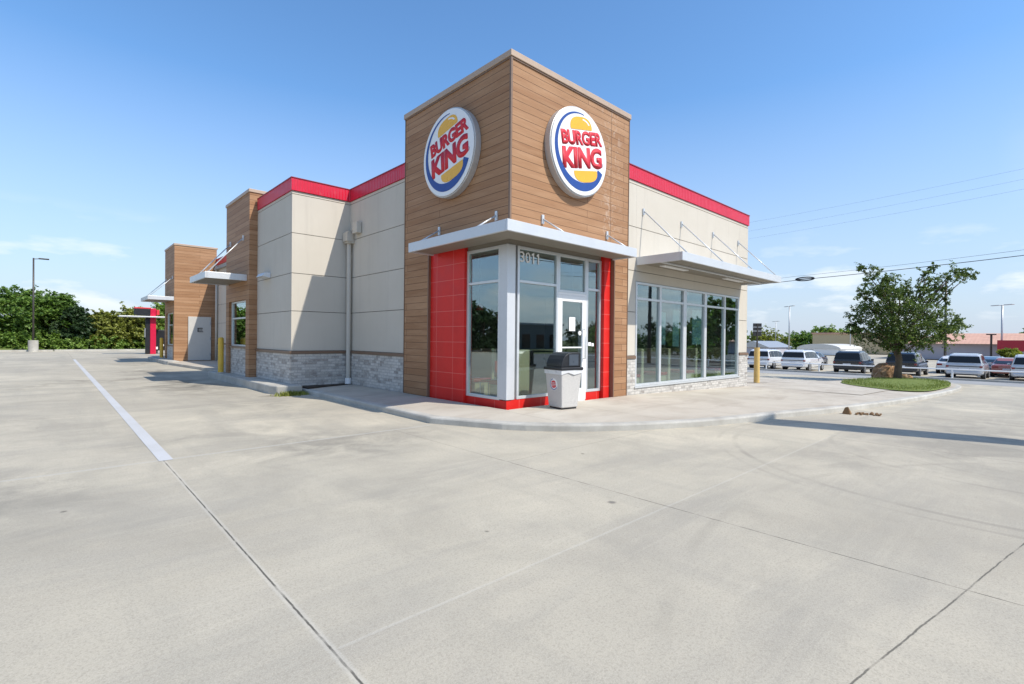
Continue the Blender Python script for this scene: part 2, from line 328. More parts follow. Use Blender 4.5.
M = dict(
 conc=mat_concrete(), walk=mat_walk(), curb=mat_curb(), wood=mat_wood(), brick=mat_brick(), stucco=mat_stucco(), tile=mat_tile(), corr=mat_corrug(),
 glass=mat_glass('window_glass',(.80,.87,.85),.19), carglass=simple('car_glass',(.010,.012,.014),.12,0,.0,2,.4,.0),
 groove=simple('joint_groove',(.17,.155,.135),.9), brown=simple('brown_trim',(.19,.12,.078),.45,0,.08), coping=simple('bronze_coping',(.43,.32,.235),.5,0,.06),
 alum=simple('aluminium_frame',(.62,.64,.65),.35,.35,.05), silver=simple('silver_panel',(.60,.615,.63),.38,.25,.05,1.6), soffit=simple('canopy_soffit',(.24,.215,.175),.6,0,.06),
 white=simple('white_paint',(.78,.78,.77),.4,0,.03), pipe=simple('tan_downspout',(.50,.465,.40),.5,0,.05), darkgap=simple('dark_recess',(.03,.03,.03),.8),
 door=simple('grey_service_door',(.52,.50,.46),.5,0,.04), black=simple('black_plastic',(.010,.011,.014),.45,0,.1,8), blackmat=simple('black_metal',(.025,.025,.027),.5,0,.1),
 yellow=simple('yellow_paint',(.68,.43,.05),.45,0,.1,5), faded=simple('faded_yellow_sleeve',(.62,.42,.14),.5,0,.14,5), paint=mat_paintline(),
 signwhite=simple('sign_face_white',(.80,.80,.79),.22,0,.02,2), signcan=simple('sign_can_grey',(.50,.49,.47),.4,.3,.06), sred=simple('sign_red',(.60,.02,.035),.6,0,.05,3), syel=simple('sign_yellow',(.80,.42,.02),.25,0,.06,3), sblue=simple('sign_blue',(.012,.06,.27),.45,0,.05,3),
 sgrey=simple('sign_mark_grey',(.25,.25,.27),.4), binbody=simple('bin_aggregate',(.52,.50,.47),.85,0,.22,60,bump=.5), liner=simple('bin_liner_plastic',(.62,.62,.62),.3,0,.08,10), flap=simple('bin_flap',(.06,.075,.095),.3,0,.1),
 floor=simple('dining_floor',(.16,.13,.105),.35,0,.15,3), ceil=simple('dining_ceiling',(.30,.29,.27),.9), inwall=simple('dining_wall',(.34,.29,.24),.8,0,.15,1.2), booth=simple('booth_panel',(.62,.52,.34),.5,0,.06), tabletop=simple('table_top',(.45,.33,.2),.35,0,.1), seatred=simple('seat_red',(.42,.04,.03),.45),
 steel=simple('galvanised_steel',(.42,.43,.44),.45,.6,.06), darkpole=simple('bronze_pole',(.06,.052,.045),.45,.3,.06), wire=simple('cable_black',(.03,.03,.035),.6), tyre=simple('tyre_rubber',(.02,.02,.02),.85), rim=simple('wheel_alloy',(.45,.46,.48),.3,.7,.05),
 lampred=simple('tail_lamp_red',(.22,.01,.012),.15,0,.05,4,.5,.6), plate=simple('plate_white',(.6,.6,.62),.5), bark=simple('tree_bark',(.12,.085,.06),.9,0,.25,12,bump=.8), rock=mat_rock(), asph=mat_asphalt(), rooft=mat_rooftile(),
 grass=mat_grass('island_grass',(.10,.14,.03),(.21,.25,.07)), field=mat_grass('field_grass',(.07,.10,.03),(.16,.17,.06)), wallgrey=simple('pale_block_wall',(.42,.41,.45),.8,0,.06,1), redwall=simple('red_fascia_panel',(.42,.02,.035),.5),
 stand_in_panel=simple('pale_teal_board',(.36,.60,.60),.6,0,.12,2), roofpale=simple('pale_metal_roof',(.62,.60,.55),.5,0,.06,.6), tan=simple('tan_gable',(.50,.40,.24),.8), roofgrey=simple('grey_membrane',(.35,.35,.34),.9), paper=simple('white_paper',(.8,.8,.78),.8,0,.02), duct=simple('debris_brown',(.22,.13,.06),.9,0,.25,20),
 lf1=mat_leaf('oak_leaves',(.05,.085,.02),(.16,.21,.06)), lf2=mat_leaf('dark_green_leaves',(.06,.12,.022),(.20,.31,.065)), lf3=mat_leaf('olive_leaves',(.15,.17,.035),(.34,.35,.08)), lf4=mat_leaf('bright_leaves',(.11,.19,.03),(.28,.39,.09)), lf5=mat_leaf('deep_shrub_leaves',(.02,.045,.02),(.07,.12,.045)),
)

# ------------------------------------------------------------------ terrain
def drop(x): return .026*max(0., min(x,28.)-4.)+.036*max(0., min(x,40.)-28.)
ROAD = -.15
def gz(x, off=ROAD): return off - drop(x)
def strip(name, pts_or_rect, off, mat, label=None, kind='structure', xs=None):
    """sheet over a rectangle following the slope"""
    x0,x1,y0,y1 = pts_or_rect
    xs = sorted(set([x0,x1]+[x for x in (4.,28.,40.) if x0<x<x1]))
    m = MB()
    for a,b in zip(xs[:-1],xs[1:]):
        m.add([(a,y0,gz(a,off)),(b,y0,gz(b,off)),(b,y1,gz(b,off)),(a,y1,gz(a,off))],[(0,1,2,3)])
    o = m.build(name, mat); tag(o, kind=kind); return o
ground = strip('ground', (-900,900,-900,900), -.27, M['field'])
lot = strip('parking_lot', (-70,130,-13.4,51.5), ROAD, M['conc'])
drive = strip('access_drive', (28.6,37.3,-13.4,51.5), ROAD+.004, M['asph'])
street = strip('street', (-200,200,-52,-13.5), ROAD+.004, simple('street_asphalt',(.10,.10,.098),.85,0,.2,1.2))

def arcpts(cx,cy,r,a0,a1,n):
    return [(cx+r*math.cos(R(a0+(a1-a0)*i/n)), cy+r*math.sin(R(a0+(a1-a0)*i/n))) for i in range(n+1)]
def smooth_poly(pts, it=2, closed=True):
    for _ in range(it):
        q=[]; n=len(pts)
        rngi = range(n) if closed else range(n-1)
        if not closed: q.append(pts[0])
        for i in rngi:
            a,b = pts[i],pts[(i+1)%n]
            q += [(a[0]*.75+b[0]*.25,a[1]*.75+b[1]*.25),(a[0]*.25+b[0]*.75,a[1]*.25+b[1]*.75)]
        if not closed: q.append(pts[-1])
        pts=q
    return pts
# outer line of the walk (kerb foot), clockwise round the front of the building
edge = [(-1.40,6.72),(-1.40,4.5),(-1.41,2.5),(-1.42,.9),(-1.43,.46),(-1.42,.40),(-1.27,.08),(-1.08,-.35),(-.79,-.96),(-.2,-1.62),(.5,-2.1),(1.2,-2.47),(2.1,-2.85),(3.05,-3.13),(4.2,-3.36),(6.5,-3.74),(8.6,-3.98),(10.8,-4.18),(15,-4.40),(19.1,-4.50),(22.1,-4.42),(24.9,-4.0),(26.8,-3.4),(27.8,-2.6),(27.6,-1.6),(26.2,-.95),(24,-.6),(21,-.45),(18.4,-.3),(18.2,.8),(18.8,2.6),(19.2,6),(19.2,30)]
def offset(pts, d):
    out=[]
    for i,p in enumerate(pts):
        a = pts[max(i-1,0)]; b = pts[min(i+1,len(pts)-1)]
        tx,ty = b[0]-a[0], b[1]-a[1]; L = math.hypot(tx,ty) or 1
        out.append((p[0]-ty/L*d, p[1]+tx/L*d))
    return out
edge = smooth_poly(edge, 1, False)
inner = offset(edge, .16); KT = -.035
m = MB()
prof = [(0.,ROAD-.1),(0.0,KT-.03),(.012,KT-.01),(.035,KT),(.16,KT+.002),(.16,ROAD-.1)]
rows=[]
for d,zz in prof: rows.append([(p[0],p[1],zz-drop(p[0])) for p in offset(edge,d)])
n=len(edge); vs=[v for r_ in rows for v in r_]; fs=[]
for j in range(len(rows)-1):
    for i in range(n-1): fs.append((j*n+i,j*n+i+1,(j+1)*n+i+1,(j+1)*n+i))
m.add(vs,fs); tag(m.build('kerb',M['curb'],smooth=False), kind='structure')
# walk surface: strips between kerb inner edge and a matching line near the walls, then infill
walk = MB(); inn=[]
for (x,y) in inner:
    if y>0.05 and x<0: inn.append((-.02 if y<6.9 else -.02, min(y,6.76)))
    elif x<=0: inn.append((.0,.0))
    elif x<10.9: inn.append((x, 0.02))
    else: inn.append((max(10.84, min(x-3.0, 14)) if y<1 else 10.84, .4 if y<1 else y))
n=len(inner); vs=[(p[0],p[1],KT+.002-drop(p[0])) for p in inner]+[(p[0],p[1],(0. if p[0]<11 else -.002)-drop(p[0])) for p in inn]
walk.add(vs,[(i,i+1,n+i+1,n+i) for i in range(n-1)])
tag(walk.build('sidewalk',M['walk']),kind='structure')
strip('walk_base', (-.6,10.84,-.6,.5), -.06, M['walk'])
strip('path', (10.84,18.0,-3.2,30), -.012, M['walk'])
# grass island
gpts = smooth_poly([(17.5,-.85),(14.5,-3.0),(14.5,-3.95),(15.9,-4.2),(19.3,-4.22),(21.8,-4.1),(25.0,-3.65),(26.6,-3.0),(27.1,-2.4),(26.6,-1.7),(24.7,-1.0),(21.1,-.75)],2)
g = MB(); cx_=sum(p[0] for p in gpts)/len(gpts); cy_=sum(p[1] for p in gpts)/len(gpts)
rings=[(1.,.004),(.96,.035),(.6,.09),(0.05,.12)]
vs=[(cx_+(p[0]-cx_)*k, cy_+(p[1]-cy_)*k, h-drop(cx_+(p[0]-cx_)*k)) for k,h in rings for p in gpts]; n=len(gpts)
g.add(vs,[(j*n+i,j*n+(i+1)%n,(j+1)*n+(i+1)%n,(j+1)*n+i) for j in range(3) for i in range(n)]+[tuple(range(3*n,4*n))])
tag(g.build('lawn_soil',M['grass'],smooth=True),kind='structure')
# grass blades on island
bl=MB()
def inpoly(x,y,P):
    c=False; j=len(P)-1
    for i in range(len(P)):
        if (P[i][1]>y)!=(P[j][1]>y) and x<(P[j][0]-P[i][0])*(y-P[i][1])/(P[j][1]-P[i][1])+P[i][0]: c=not c
        j=i
    return c
k=0
while k<9000:
    x=random.uniform(14.3,27.2); y=random.uniform(-4.3,-.7)
    if not inpoly(x,y,gpts): continue
    k+=1; a=random.uniform(0,6.28); h=random.uniform(.03,.075); w=.012; z=.02-drop(x)+.06*random.random()
    dx,dy=math.cos(a)*w,math.sin(a)*w; lx,ly=random.uniform(-.03,.03),random.uniform(-.03,.03)
    bl.add([(x-dx,y-dy,z),(x+dx,y+dy,z),(x+lx,y+ly,z+h)],[(0,1,2)])
tag(bl.build('grass',mat_leaf('island_blades',(.13,.17,.03),(.26,.29,.08),.2)),'short green grass on the parking island under the small tree','grass',kind='stuff')

# painted lane line
m = MB(); m.add([(-5.275,.25,ROAD+.004),(-5.135,.25,ROAD+.004),(-5.145,32,ROAD+.004),(-5.265,32,ROAD+.004)],[(0,1,2,3)])
tag(m.build('lane_line',M['paint']),kind='structure')
# soil bed in the recess
MB().prism([(-1.34,6.2),(-.9,6.32),(-.4,6.42),(.0,6.5),(.0,6.735),(-1.34,6.735)],-.06,.012).build('soil_bed',simple('dark_mulch',(.045,.032,.022),.95,0,.4,25,bump=.9))['kind']='structure'
# raised drive-thru kerbs
def kerb(name,x0,x1,y0,y1,top,nose=True):
    pts=[(x1,y1),(x0,y1)]+[(x0+.0,y0+.5)]+[(x0+(x1-x0)*.12,y0+.15),(x0+(x1-x0)*.45,y0),(x1,y0)]
    o=MB().prism(pts,ROAD-.05,top).build(name,M['curb'],bevel=.03); return tag(o,kind='structure')
kerb('drive_thru_kerb',-2.12,-1.45,6.25,13.4,.07)
kerb('window_kerb',-2.0,-1.45,22.9,29.5,.03)
MB().prism([(-1.5,13.4),(.5,13.4),(.5,24.3),(-1.5,24.3),(-1.9,23),(-1.7,20.5),(-1.5,18)],ROAD-.05,-.03).build('service_apron',M['walk'],bevel=.02)['kind']='structure'
for o in bpy.data.objects:
    pass
o = MB().box(-60,-6.05,51.3,51.6,ROAD-.05,-.02).build('far_kerb',M['curb'],bevel=.02); o['kind']='structure'
o = MB().box(-6.0,30,51.0,51.3,ROAD-.05,.0).build('far_kerb',M['curb'],bevel=.02); o['kind']='structure'
o = MB().box(37.3,37.6,-34,51,-1.3,gz(37.5)+.14).build('lot_kerb',M['curb'],bevel=.02); o['kind']='structure'
o = MB().add([(37.6,-34,gz(37.6)+.13),(39.6,-34,gz(39.6)+.09),(39.6,51,gz(39.6)+.09),(37.6,51,gz(37.6)+.13)],[(0,1,2,3)]).build('verge_strip',M['curb']); o['kind']='structure'

# ------------------------------------------------------------------ the building
B = empty('restaurant_building',(0,0,0))
tag(B,'cream single-storey fast food restaurant with wood-clad corner tower and red roof band','restaurant')
ZT, ZC1 = 6.647, 6.53       # tower top / coping foot
# stucco walls with reveal joints
JO=[.94,2.0,3.0,4.06,5.085,5.17]
wall=MB(); groove=MB()
def wall_x(x, y0, y1, face, zlo=.94, zhi=5.17, hole=None):
    """wall in plane X=x facing -X (face=-1)"""
    zs=[zlo]+[z for z in JO if zlo<z<zhi]+[zhi]
    for a,b in zip(zs[:-1],zs[1:]):
        wall.box(x, x+.05, y0, y1, a+.008, b-.008)
    MB().box(x+.018, x+.24, y0+.002, y1-.002, zlo, zhi).build('wall_backing',M['groove'],B)
def wall_y(y, x0, x1, zlo=.94, zhi=5.17, thick=.24, x0g=None):
    zs=[zlo]+[z for z in JO if zlo<z<zhi]+[zhi]
    for a,b in zip(zs[:-1],zs[1:]):
        wall.box(x0, x1, y, y+.05, a+.008, b-.008)
    MB().box(x0+.002, x1-.002, y+.018, y+thick, zlo, zhi).build('wall_backing',M['groove'],B)
FX=.03
wall_x(FX, 3.70, 6.81, -1)
wall_y(6.76, -1.57, FX+.04)
wall_x(-1.57, 6.812, 9.72, -1)
wall_x(.45, 12.4, 24.25, -1); wall_x(.45, 27.1, 32, -1)
# front wall with window opening 4.20..10.18, z .19..2.75
wall_y(FX, 3.80, 4.20); wall_y(FX, 10.18, 10.84); 
wall_y(FX, 4.203, 10.177, 2.75, 5.17)
# right end and rear walls (plain)
wall.box(10.60,10.84,.285,32,-.6,5.17); wall.box(.75,10.6,31.76,32,-.3,5.17)
wall.build('wall',M['stucco'],B)
# brick bases
br=MB()
br.box(FX-.02,.27,3.705,6.795,-.2,.862); br.box(-1.59,.0,6.74,7.0,-.2,.862); br.box(-1.59,-1.3,7.002,9.70,-.2,.862)
br.box(.43,.69,12.42,24.2,-.2,.862); br.box(.43,.69,27.1,32,-.2,.862)
br.box(3.81,4.19,FX-.02,.27,-.6,.862); br.box(10.19,10.86,FX-.02,.27,-.8,.862); br.box(4.192,10.188,FX-.021,.27,-.8,.185)
br.box(10.845,10.862,.272,31,-.8,.862)
br.build('brick_base',M['brick'],B)
cap=MB()
for b_ in ((FX-.05,FX+.03,3.70,6.72),(-1.62,-.02,6.71,6.77),(-1.62,-1.55,6.772,9.70),(.40,.48,12.42,24.2),(3.805,4.195,FX-.045,FX+.03),(10.185,10.885,FX-.045,FX+.03),(10.842,10.885,FX+.032,31)):
    cap.box(b_[0],b_[1],b_[2],b_[3],.865,.938)
cap.build('base_cap',M['brown'],B,bevel=.006)
# red ribbed parapet band
bd=MB()
for b_ in ((FX-.03,.3,3.70,6.70),(-1.60,FX+.28,6.72,7.0),(-1.60,-1.3,7.002,9.66),(.42,.7,12.4,24.2),(.42,.7,27.1,32),(3.80,10.86,FX-.03,.3),(10.6,10.86,.302,32),(.302,10.6,31.7,32.02)):
    bd.box(b_[0],b_[1],b_[2],b_[3],5.172,5.49)
bd.build('parapet_band',M['corr'],B)
pc=MB()
for b_ in ((FX-.045,.32,3.70,6.70),(-1.615,FX+.29,6.705,7.02),(-1.615,-1.28,7.022,9.66),(.405,.72,12.4,24.2),(.405,.72,27.1,32),(3.80,10.875,FX-.045,.32),(10.58,10.875,.322,32)):
    pc.box(b_[0],b_[1],b_[2],b_[3],5.492,5.515)
pc.build('parapet_cap',simple('dark_red_cap',(.25,.008,.02),.4),B)
rf=MB(); rf.box(.3,10.6,3.7,31.7,4.9,5.0); rf.box(3.8,10.6,.3,3.69,4.9,5.0); rf.box(-1.3,.298,7.0,12.3,4.9,5.0)
rf.build('roof',M['roofgrey'],B)
# --- corner tower: wood shell with openings
W1,W2=3.70,3.80; OX,OY,OZ=3.30,2.70,3.24
tw=MB()
tw.box(0,.10,0,W1,OZ,ZC1); tw.box(.10,W2,0,.10,OZ,ZC1)          # upper bands S and F
tw.box(0,.10,OY,W1,-.1,OZ); tw.box(OX,W2,0,.10,-.15,OZ)         # side piers
tw.box(W2-.1,W2,.10,W1,5.0,ZC1); tw.box(.10,W2-.1,W1-.1,W1,5.0,ZC1)
tw.box(.10,.3,W1-.06,W1,-.1,5.0)
o=tw.build('wood_cladding',M['wood'],B)
tr=MB(); tr.box(-.022,.02,-.022,.02,OZ+.1,ZC1)                   # corner trim
for b_ in ((-.012,.14,OY-.035,OY-.001,0,OZ-.013),(OX-.035,OX-.001,-.012,.17,-.02,OZ-.013)): MB().box(*b_).build('opening_trim',M['brown'],B)
for b_ in ((W2+.001,W2+.02,-.012,.03,-.1,ZC1),(-.012,.03,W1+.001,W1+.02,0,ZC1)): MB().box(*b_).build('edge_trim',M['brown'],B)
tr.build('corner_trim',M['brown'],B)
cp=MB(); cp.prism([(-.04,-.04),(W2+.04,-.04),(W2+.04,W1+.04),(-.04,W1+.04)],ZC1+.001,ZT)
cp.build('coping',M['coping'],B,bevel=.008)
MB().box(-.02,W2+.02,-.02,W1+.02,ZC1-.03,ZC1-.002).build('coping_reveal',M['brown'],B)
# recessed red tile walls
GX,GY=.12,.18
WS0,WS1=.40,1.42        # S window along Y
WF0,WF1=.40,3.02        # F window along X
rt=MB()
rt.box(.05,GX+.12,WS1+.003,OY-.036,-.05,OZ-.012); rt.box(GX,GX+.12,GY,WS1+.002,-.05,.135)
rt.box(WF1+.003,OX-.036,.09,GY+.12,-.05,OZ-.012); rt.box(GX+.121,1.60,GY,GY+.12,-.05,.150); rt.box(2.50,WF1-.001,GY,GY+.12,-.05,.150)
rt.build('red_tile_wall',M['tile'],B)
rh=MB(); rh.box(GX+.01,GX+.11,GY+.01,OY,3.12,OZ-.012); rh.box(GX+.11,OX,GY+.01,GY+.11,3.12,OZ-.012); rh.build('head_trim',M['soffit'],B)
col=MB(); col.box(GX-.012,GX+.20,GY-.012,GY+.21,.152,3.12)
col.build('corner_column',M['silver'],B,bevel=.006)
# windows
def pane_obj(parent, box): 
    b=MB(); b.box(*box); return b.build('pane',M['glass'],parent)
def window_x(x, y0, y1, z0, z1, trans, parent, mull=(), fw=.055, d=.07, mw=.05):
    f=MB(); f.box(x-.01,x+d,y0,y0+fw,z0,z1); f.box(x-.01,x+d,y1-fw,y1,z0,z1); f.box(x-.009,x+d-.001,y0+fw,y1-fw,z0,z0+fw); f.box(x-.009,x+d-.001,y0+fw,y1-fw,z1-fw,z1)
    for t_ in trans: f.box(x-.008,x+d-.002,y0+fw,y1-fw,t_-mw/2,t_+mw/2)
    for q in mull: f.box(x-.01,x+d,q-mw/2,q+mw/2,z0+fw,z1-fw)
    o=f.build('window',M['alum'],parent,bevel=.004); pane_obj(o,(x+.028,x+.036,y0+fw*.7,y1-fw*.7,z0+fw*.7,z1-fw*.7)); return o
def window_y(y, x0, x1, z0, z1, trans, parent, mull=(), fw=.055, d=.07, mw=.05, mat='alum'):
    f=MB(); f.box(x0,x0+fw,y-.01,y+d,z0,z1); f.box(x1-fw,x1,y-.01,y+d,z0,z1); f.box(x0+fw,x1-fw,y-.009,y+d-.001,z0,z0+fw); f.box(x0+fw,x1-fw,y-.009,y+d-.001,z1-fw,z1)
    for t_ in trans: f.box(x0+fw,x1-fw,y-.008,y+d-.002,t_-mw/2,t_+mw/2)
    for q in mull: f.box(q-mw/2,q+mw/2,y-.01,y+d,z0+fw,z1-fw)
    o=f.build('window',M[mat],parent,bevel=.004); pane_obj(o,(x0+fw*.7,x1-fw*.7,y+.028,y+.036,z0+fw*.7,z1-fw*.7)); return o
window_x(GX,WS0-.02,WS1,.135,3.12,(2.44,),B)
wF=window_y(GY,WF0-.02,1.555,.152,3.12,(2.44,),B)
window_y(GY,1.556,2.495,2.31,3.12,(),B)
window_y(GY,2.496,WF1,.152,3.12,(2.44,),B)
# house number on the glass
def text_mesh(s, size, off, ext=.006, font_shear=0, space=1.):
    cu=bpy.data.curves.new('t','FONT'); cu.body=s; cu.size=size; cu.offset=off; cu.extrude=ext; cu.shear=font_shear; cu.space_character=space; cu.align_x='LEFT'; cu.resolution_u=6
    ob=bpy.data.objects.new('t',cu); C.objects.link(ob); bpy.context.view_layer.update()
    dg=bpy.context.evaluated_depsgraph_get(); me=bpy.data.meshes.new_from_object(ob.evaluated_get(dg)); 
    bpy.data.objects.remove(ob); bpy.data.curves.remove(cu); return me
def place_text(name,s,w,h,M4,mat,parent,off=.0,ext=.004,shear=0,space=1.,bold=0.):
    me=text_mesh(s,1.,off,.0,shear,space)
    co=np.zeros(len(me.vertices)*3); me.vertices.foreach_get('co',co); co=co.reshape(-1,3)
    mn,mx=co.min(0),co.max(0); sc=(w/(mx[0]-mn[0]),h/(mx[1]-mn[1]))
    bm=bmesh.new(); bm.from_mesh(me)
    for v in bm.verts: v.co=Vector(((v.co.x-mn[0])*sc[0],(v.co.y-mn[1])*sc[1],0))
    r_=bmesh.ops.extrude_face_region(bm,geom=bm.faces[:]); bmesh.ops.translate(bm,verts=[e for e in r_['geom'] if isinstance(e,bmesh.types.BMVert)],vec=(0,0,ext))
    if bold:
        src=bm.copy(); tmp=bpy.data.meshes.new('tmp'); src.to_mesh(tmp); src.free()
        for k,(dx,dy) in enumerate(((1,0),(-1,0),(0,.8),(0,-.8),(.7,.6),(-.7,-.6),(.7,-.6),(-.7,.6))):
            b2=bmesh.new(); b2.from_mesh(tmp); b2.transform(Matrix.Translation((dx*bold,dy*bold,-.0003*(k+1)))); t2=bpy.data.meshes.new('tmp2'); b2.to_mesh(t2); b2.free(); bm.from_mesh(t2); bpy.data.meshes.remove(t2)
        bpy.data.meshes.remove(tmp)
    bm.transform(M4); bmesh.ops.recalc_face_normals(bm,faces=bm.faces); bm.to_mesh(me); bm.free()
    me.name=name; me.materials.clear(); me.materials.append(mat); o=bpy.data.objects.new(name,me); C.objects.link(o); o.parent=parent; return o
FACE_F=Matrix(((1,0,0,0),(0,0,-1,0),(0,1,0,0),(0,0,0,1)))     # (u,v,n)->( X, Z, -Y)
FACE_S=Matrix(((0,0,-1,0),(-1,0,0,0),(0,1,0,0),(0,0,0,1)))    # u-> -Y, v-> Z, n-> -X
for ch_,x_,w_ in (('3',.455,.13),('0',.61,.135)): place_text('house_number',ch_,w_,.21,Matrix.Translation((x_,GY+.022,2.82))@FACE_F,M['white'],B,off=.008,ext=.004)
for x_ in (.835,.975):
    m=MB(); q=[(x_-.017,0),(x_+.017,0),(x_+.017,.21),(x_-.012,.21),(x_-.050,.178),(x_-.050,.150),(x_-.017,.165)]
    m.add([(a,GY+.022,2.82+b) for a,b in q]+[(a,GY+.018,2.82+b) for a,b in q],[tuple(range(7)),tuple(range(7,14))[::-1]]+[(k,(k+1)%7,7+(k+1)%7,7+k) for k in range(7)])
    m.build('house_number',M['white'],B)
# door
dr=MB(); x0,x1=1.60,2.45; f=.095
dr.box(x0,x0+f,GY-.005,GY+.045,.0,2.26); dr.box(x1-f,x1,GY-.005,GY+.045,.0,2.26); dr.box(x0+f,x1-f,GY-.004,GY+.044,2.13,2.26); dr.box(x0+f,x1-f,GY-.004,GY+.044,.0,.25); dr.box(x0+f,x1-f,GY-.003,GY+.043,1.13,1.16)
door=dr.build('door',M['white'],B,bevel=.005)
pane_obj(door,(x0+f*.8,x1-f*.8,GY+.016,GY+.024,.2,2.16))
MB().tube([(2.385,GY-.02,.9),(2.385,GY-.07,.9),(2.385,GY-.07,1.55),(2.385,GY-.02,1.55)],.012,8).build('handle',M['alum'],door,smooth=True)
MB().box(1.93,2.13,GY+.008,GY+.013,1.50,1.80).build('door_notice',M['paper'],door)
MB().tube([(2.29,GY+.006,1.46),(2.29,GY+.012,1.46)],.05,16).build('sticker',M['paper'],door)
for b_ in ((2.60,2.70,GY+.018,GY+.024,1.18,1.26),(2.72,2.80,GY+.018,GY+.024,1.17,1.24)): MB().box(*b_).build('sticker',M['paper'],B)
db=MB(); db.box(1.556,1.599,GY-.006,GY+.06,.0,2.309); db.box(2.451,2.495,GY-.006,GY+.06,.0,2.309); db.box(1.599,2.451,GY-.005,GY+.06,2.262,2.309); db.box(1.56,2.49,GY,GY+.1,-.03,.0)
db.build('door_frame',M['white'],B)
# front window range
fr=empty('window',(4.2,FX,.19)); fr.parent=B
def range_win():
    f=MB(); y=FX+.0; z0,z1=.19,2.745; fw=.05
    xs=[4.205,10.175]; f.box(4.205,4.265,y-.012,y+.08,z0,z1); f.box(10.115,10.175,y-.012,y+.08,z0,z1)
    f.box(4.265,10.115,y-.010,y+.078,z0,z0+.055); f.box(4.265,10.115,y-.010,y+.078,z1-.055,z1); f.box(4.265,10.115,y-.008,y+.076,2.31,2.365)
    for q,w in ((5.345,.09),(6.63,.17),(7.85,.14),(9.14,.08)): f.box(q-w/2,q+w/2,y-.013,y+.082,z0+.055,z1-.055)
    f.box(4.15,10.23,y-.05,y-.022,.150,.188)
    o=f.build('frame',M['alum'],fr,loc=(-4.2,-FX,-.19)); return o
range_win()
for a,b in ((4.25,5.31),(5.38,6.56),(6.70,7.79),(7.91,9.11),(9.17,10.13)):
    m=MB(); m.box(a,b,FX+.030,FX+.038,.235,2.325); m.box(a,b,FX+.030,FX+.038,2.35,2.70); m.build('pane',M['glass'],fr,loc=(-4.2,-FX,-.19))
for x0_,x1_,za,zb in ((4.30,4.82,1.25,2.05),(5.98,6.44,1.2,2.1),(6.85,7.2,1.15,2.2),(8.0,8.75,1.2,2.25)): MB().box(x0_,x1_,.50,.52,za,zb).build('stand_in_panel',M['stand_in_panel'],fr,loc=(-4.2,-FX,-.19))  # teal boards added as stand-ins for pale rectangles glimpsed through the glass
# --- canopies
def canopy(parent, name, body, soff, rods, brk, lights=()):
    o=empty(name,(0,0,0)); o.parent=parent
    m=MB()
    for b in body: m.box(*b)
    m.build('fascia',M['silver'],o,bevel=.006)
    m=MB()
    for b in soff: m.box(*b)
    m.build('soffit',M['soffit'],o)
    for (p,q) in rods:
        MB().tube([p,q],.016,8).build('rod',M['alum'],o,smooth=True)
    for b in brk: MB().box(*b).build('bracket',M['alum'],o,bevel=.004)
    for b in lights: MB().box(*b).build('light_fitting',M['white'],o,bevel=.004)
    return o
z0,z1=3.14,3.335; c=.62
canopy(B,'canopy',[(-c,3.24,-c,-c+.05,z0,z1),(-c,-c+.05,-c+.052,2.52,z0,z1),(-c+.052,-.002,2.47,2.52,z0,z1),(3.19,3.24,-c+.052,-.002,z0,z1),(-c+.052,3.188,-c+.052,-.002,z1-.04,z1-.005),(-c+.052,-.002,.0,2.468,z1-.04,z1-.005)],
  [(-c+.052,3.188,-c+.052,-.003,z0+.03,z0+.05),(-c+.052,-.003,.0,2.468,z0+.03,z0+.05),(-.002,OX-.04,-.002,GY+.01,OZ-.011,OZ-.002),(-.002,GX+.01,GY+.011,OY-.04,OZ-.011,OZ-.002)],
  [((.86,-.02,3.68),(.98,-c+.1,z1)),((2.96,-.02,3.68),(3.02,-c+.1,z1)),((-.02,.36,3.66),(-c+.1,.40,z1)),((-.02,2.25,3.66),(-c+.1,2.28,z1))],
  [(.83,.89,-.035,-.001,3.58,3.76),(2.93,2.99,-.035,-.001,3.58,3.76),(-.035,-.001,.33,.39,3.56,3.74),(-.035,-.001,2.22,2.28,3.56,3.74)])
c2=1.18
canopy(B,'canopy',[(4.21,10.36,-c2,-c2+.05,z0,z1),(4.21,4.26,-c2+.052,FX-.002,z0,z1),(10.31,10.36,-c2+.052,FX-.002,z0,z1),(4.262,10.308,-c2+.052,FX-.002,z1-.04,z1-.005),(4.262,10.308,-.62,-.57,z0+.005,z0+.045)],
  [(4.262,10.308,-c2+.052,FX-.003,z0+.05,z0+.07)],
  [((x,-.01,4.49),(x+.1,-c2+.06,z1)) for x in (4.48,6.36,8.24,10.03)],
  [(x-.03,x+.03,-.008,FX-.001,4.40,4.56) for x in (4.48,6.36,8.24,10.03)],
  [(4.9,6.1,-.35,-.2,z0+.02,z0+.048),(8.4,9.6,-.35,-.2,z0+.02,z0+.048)])
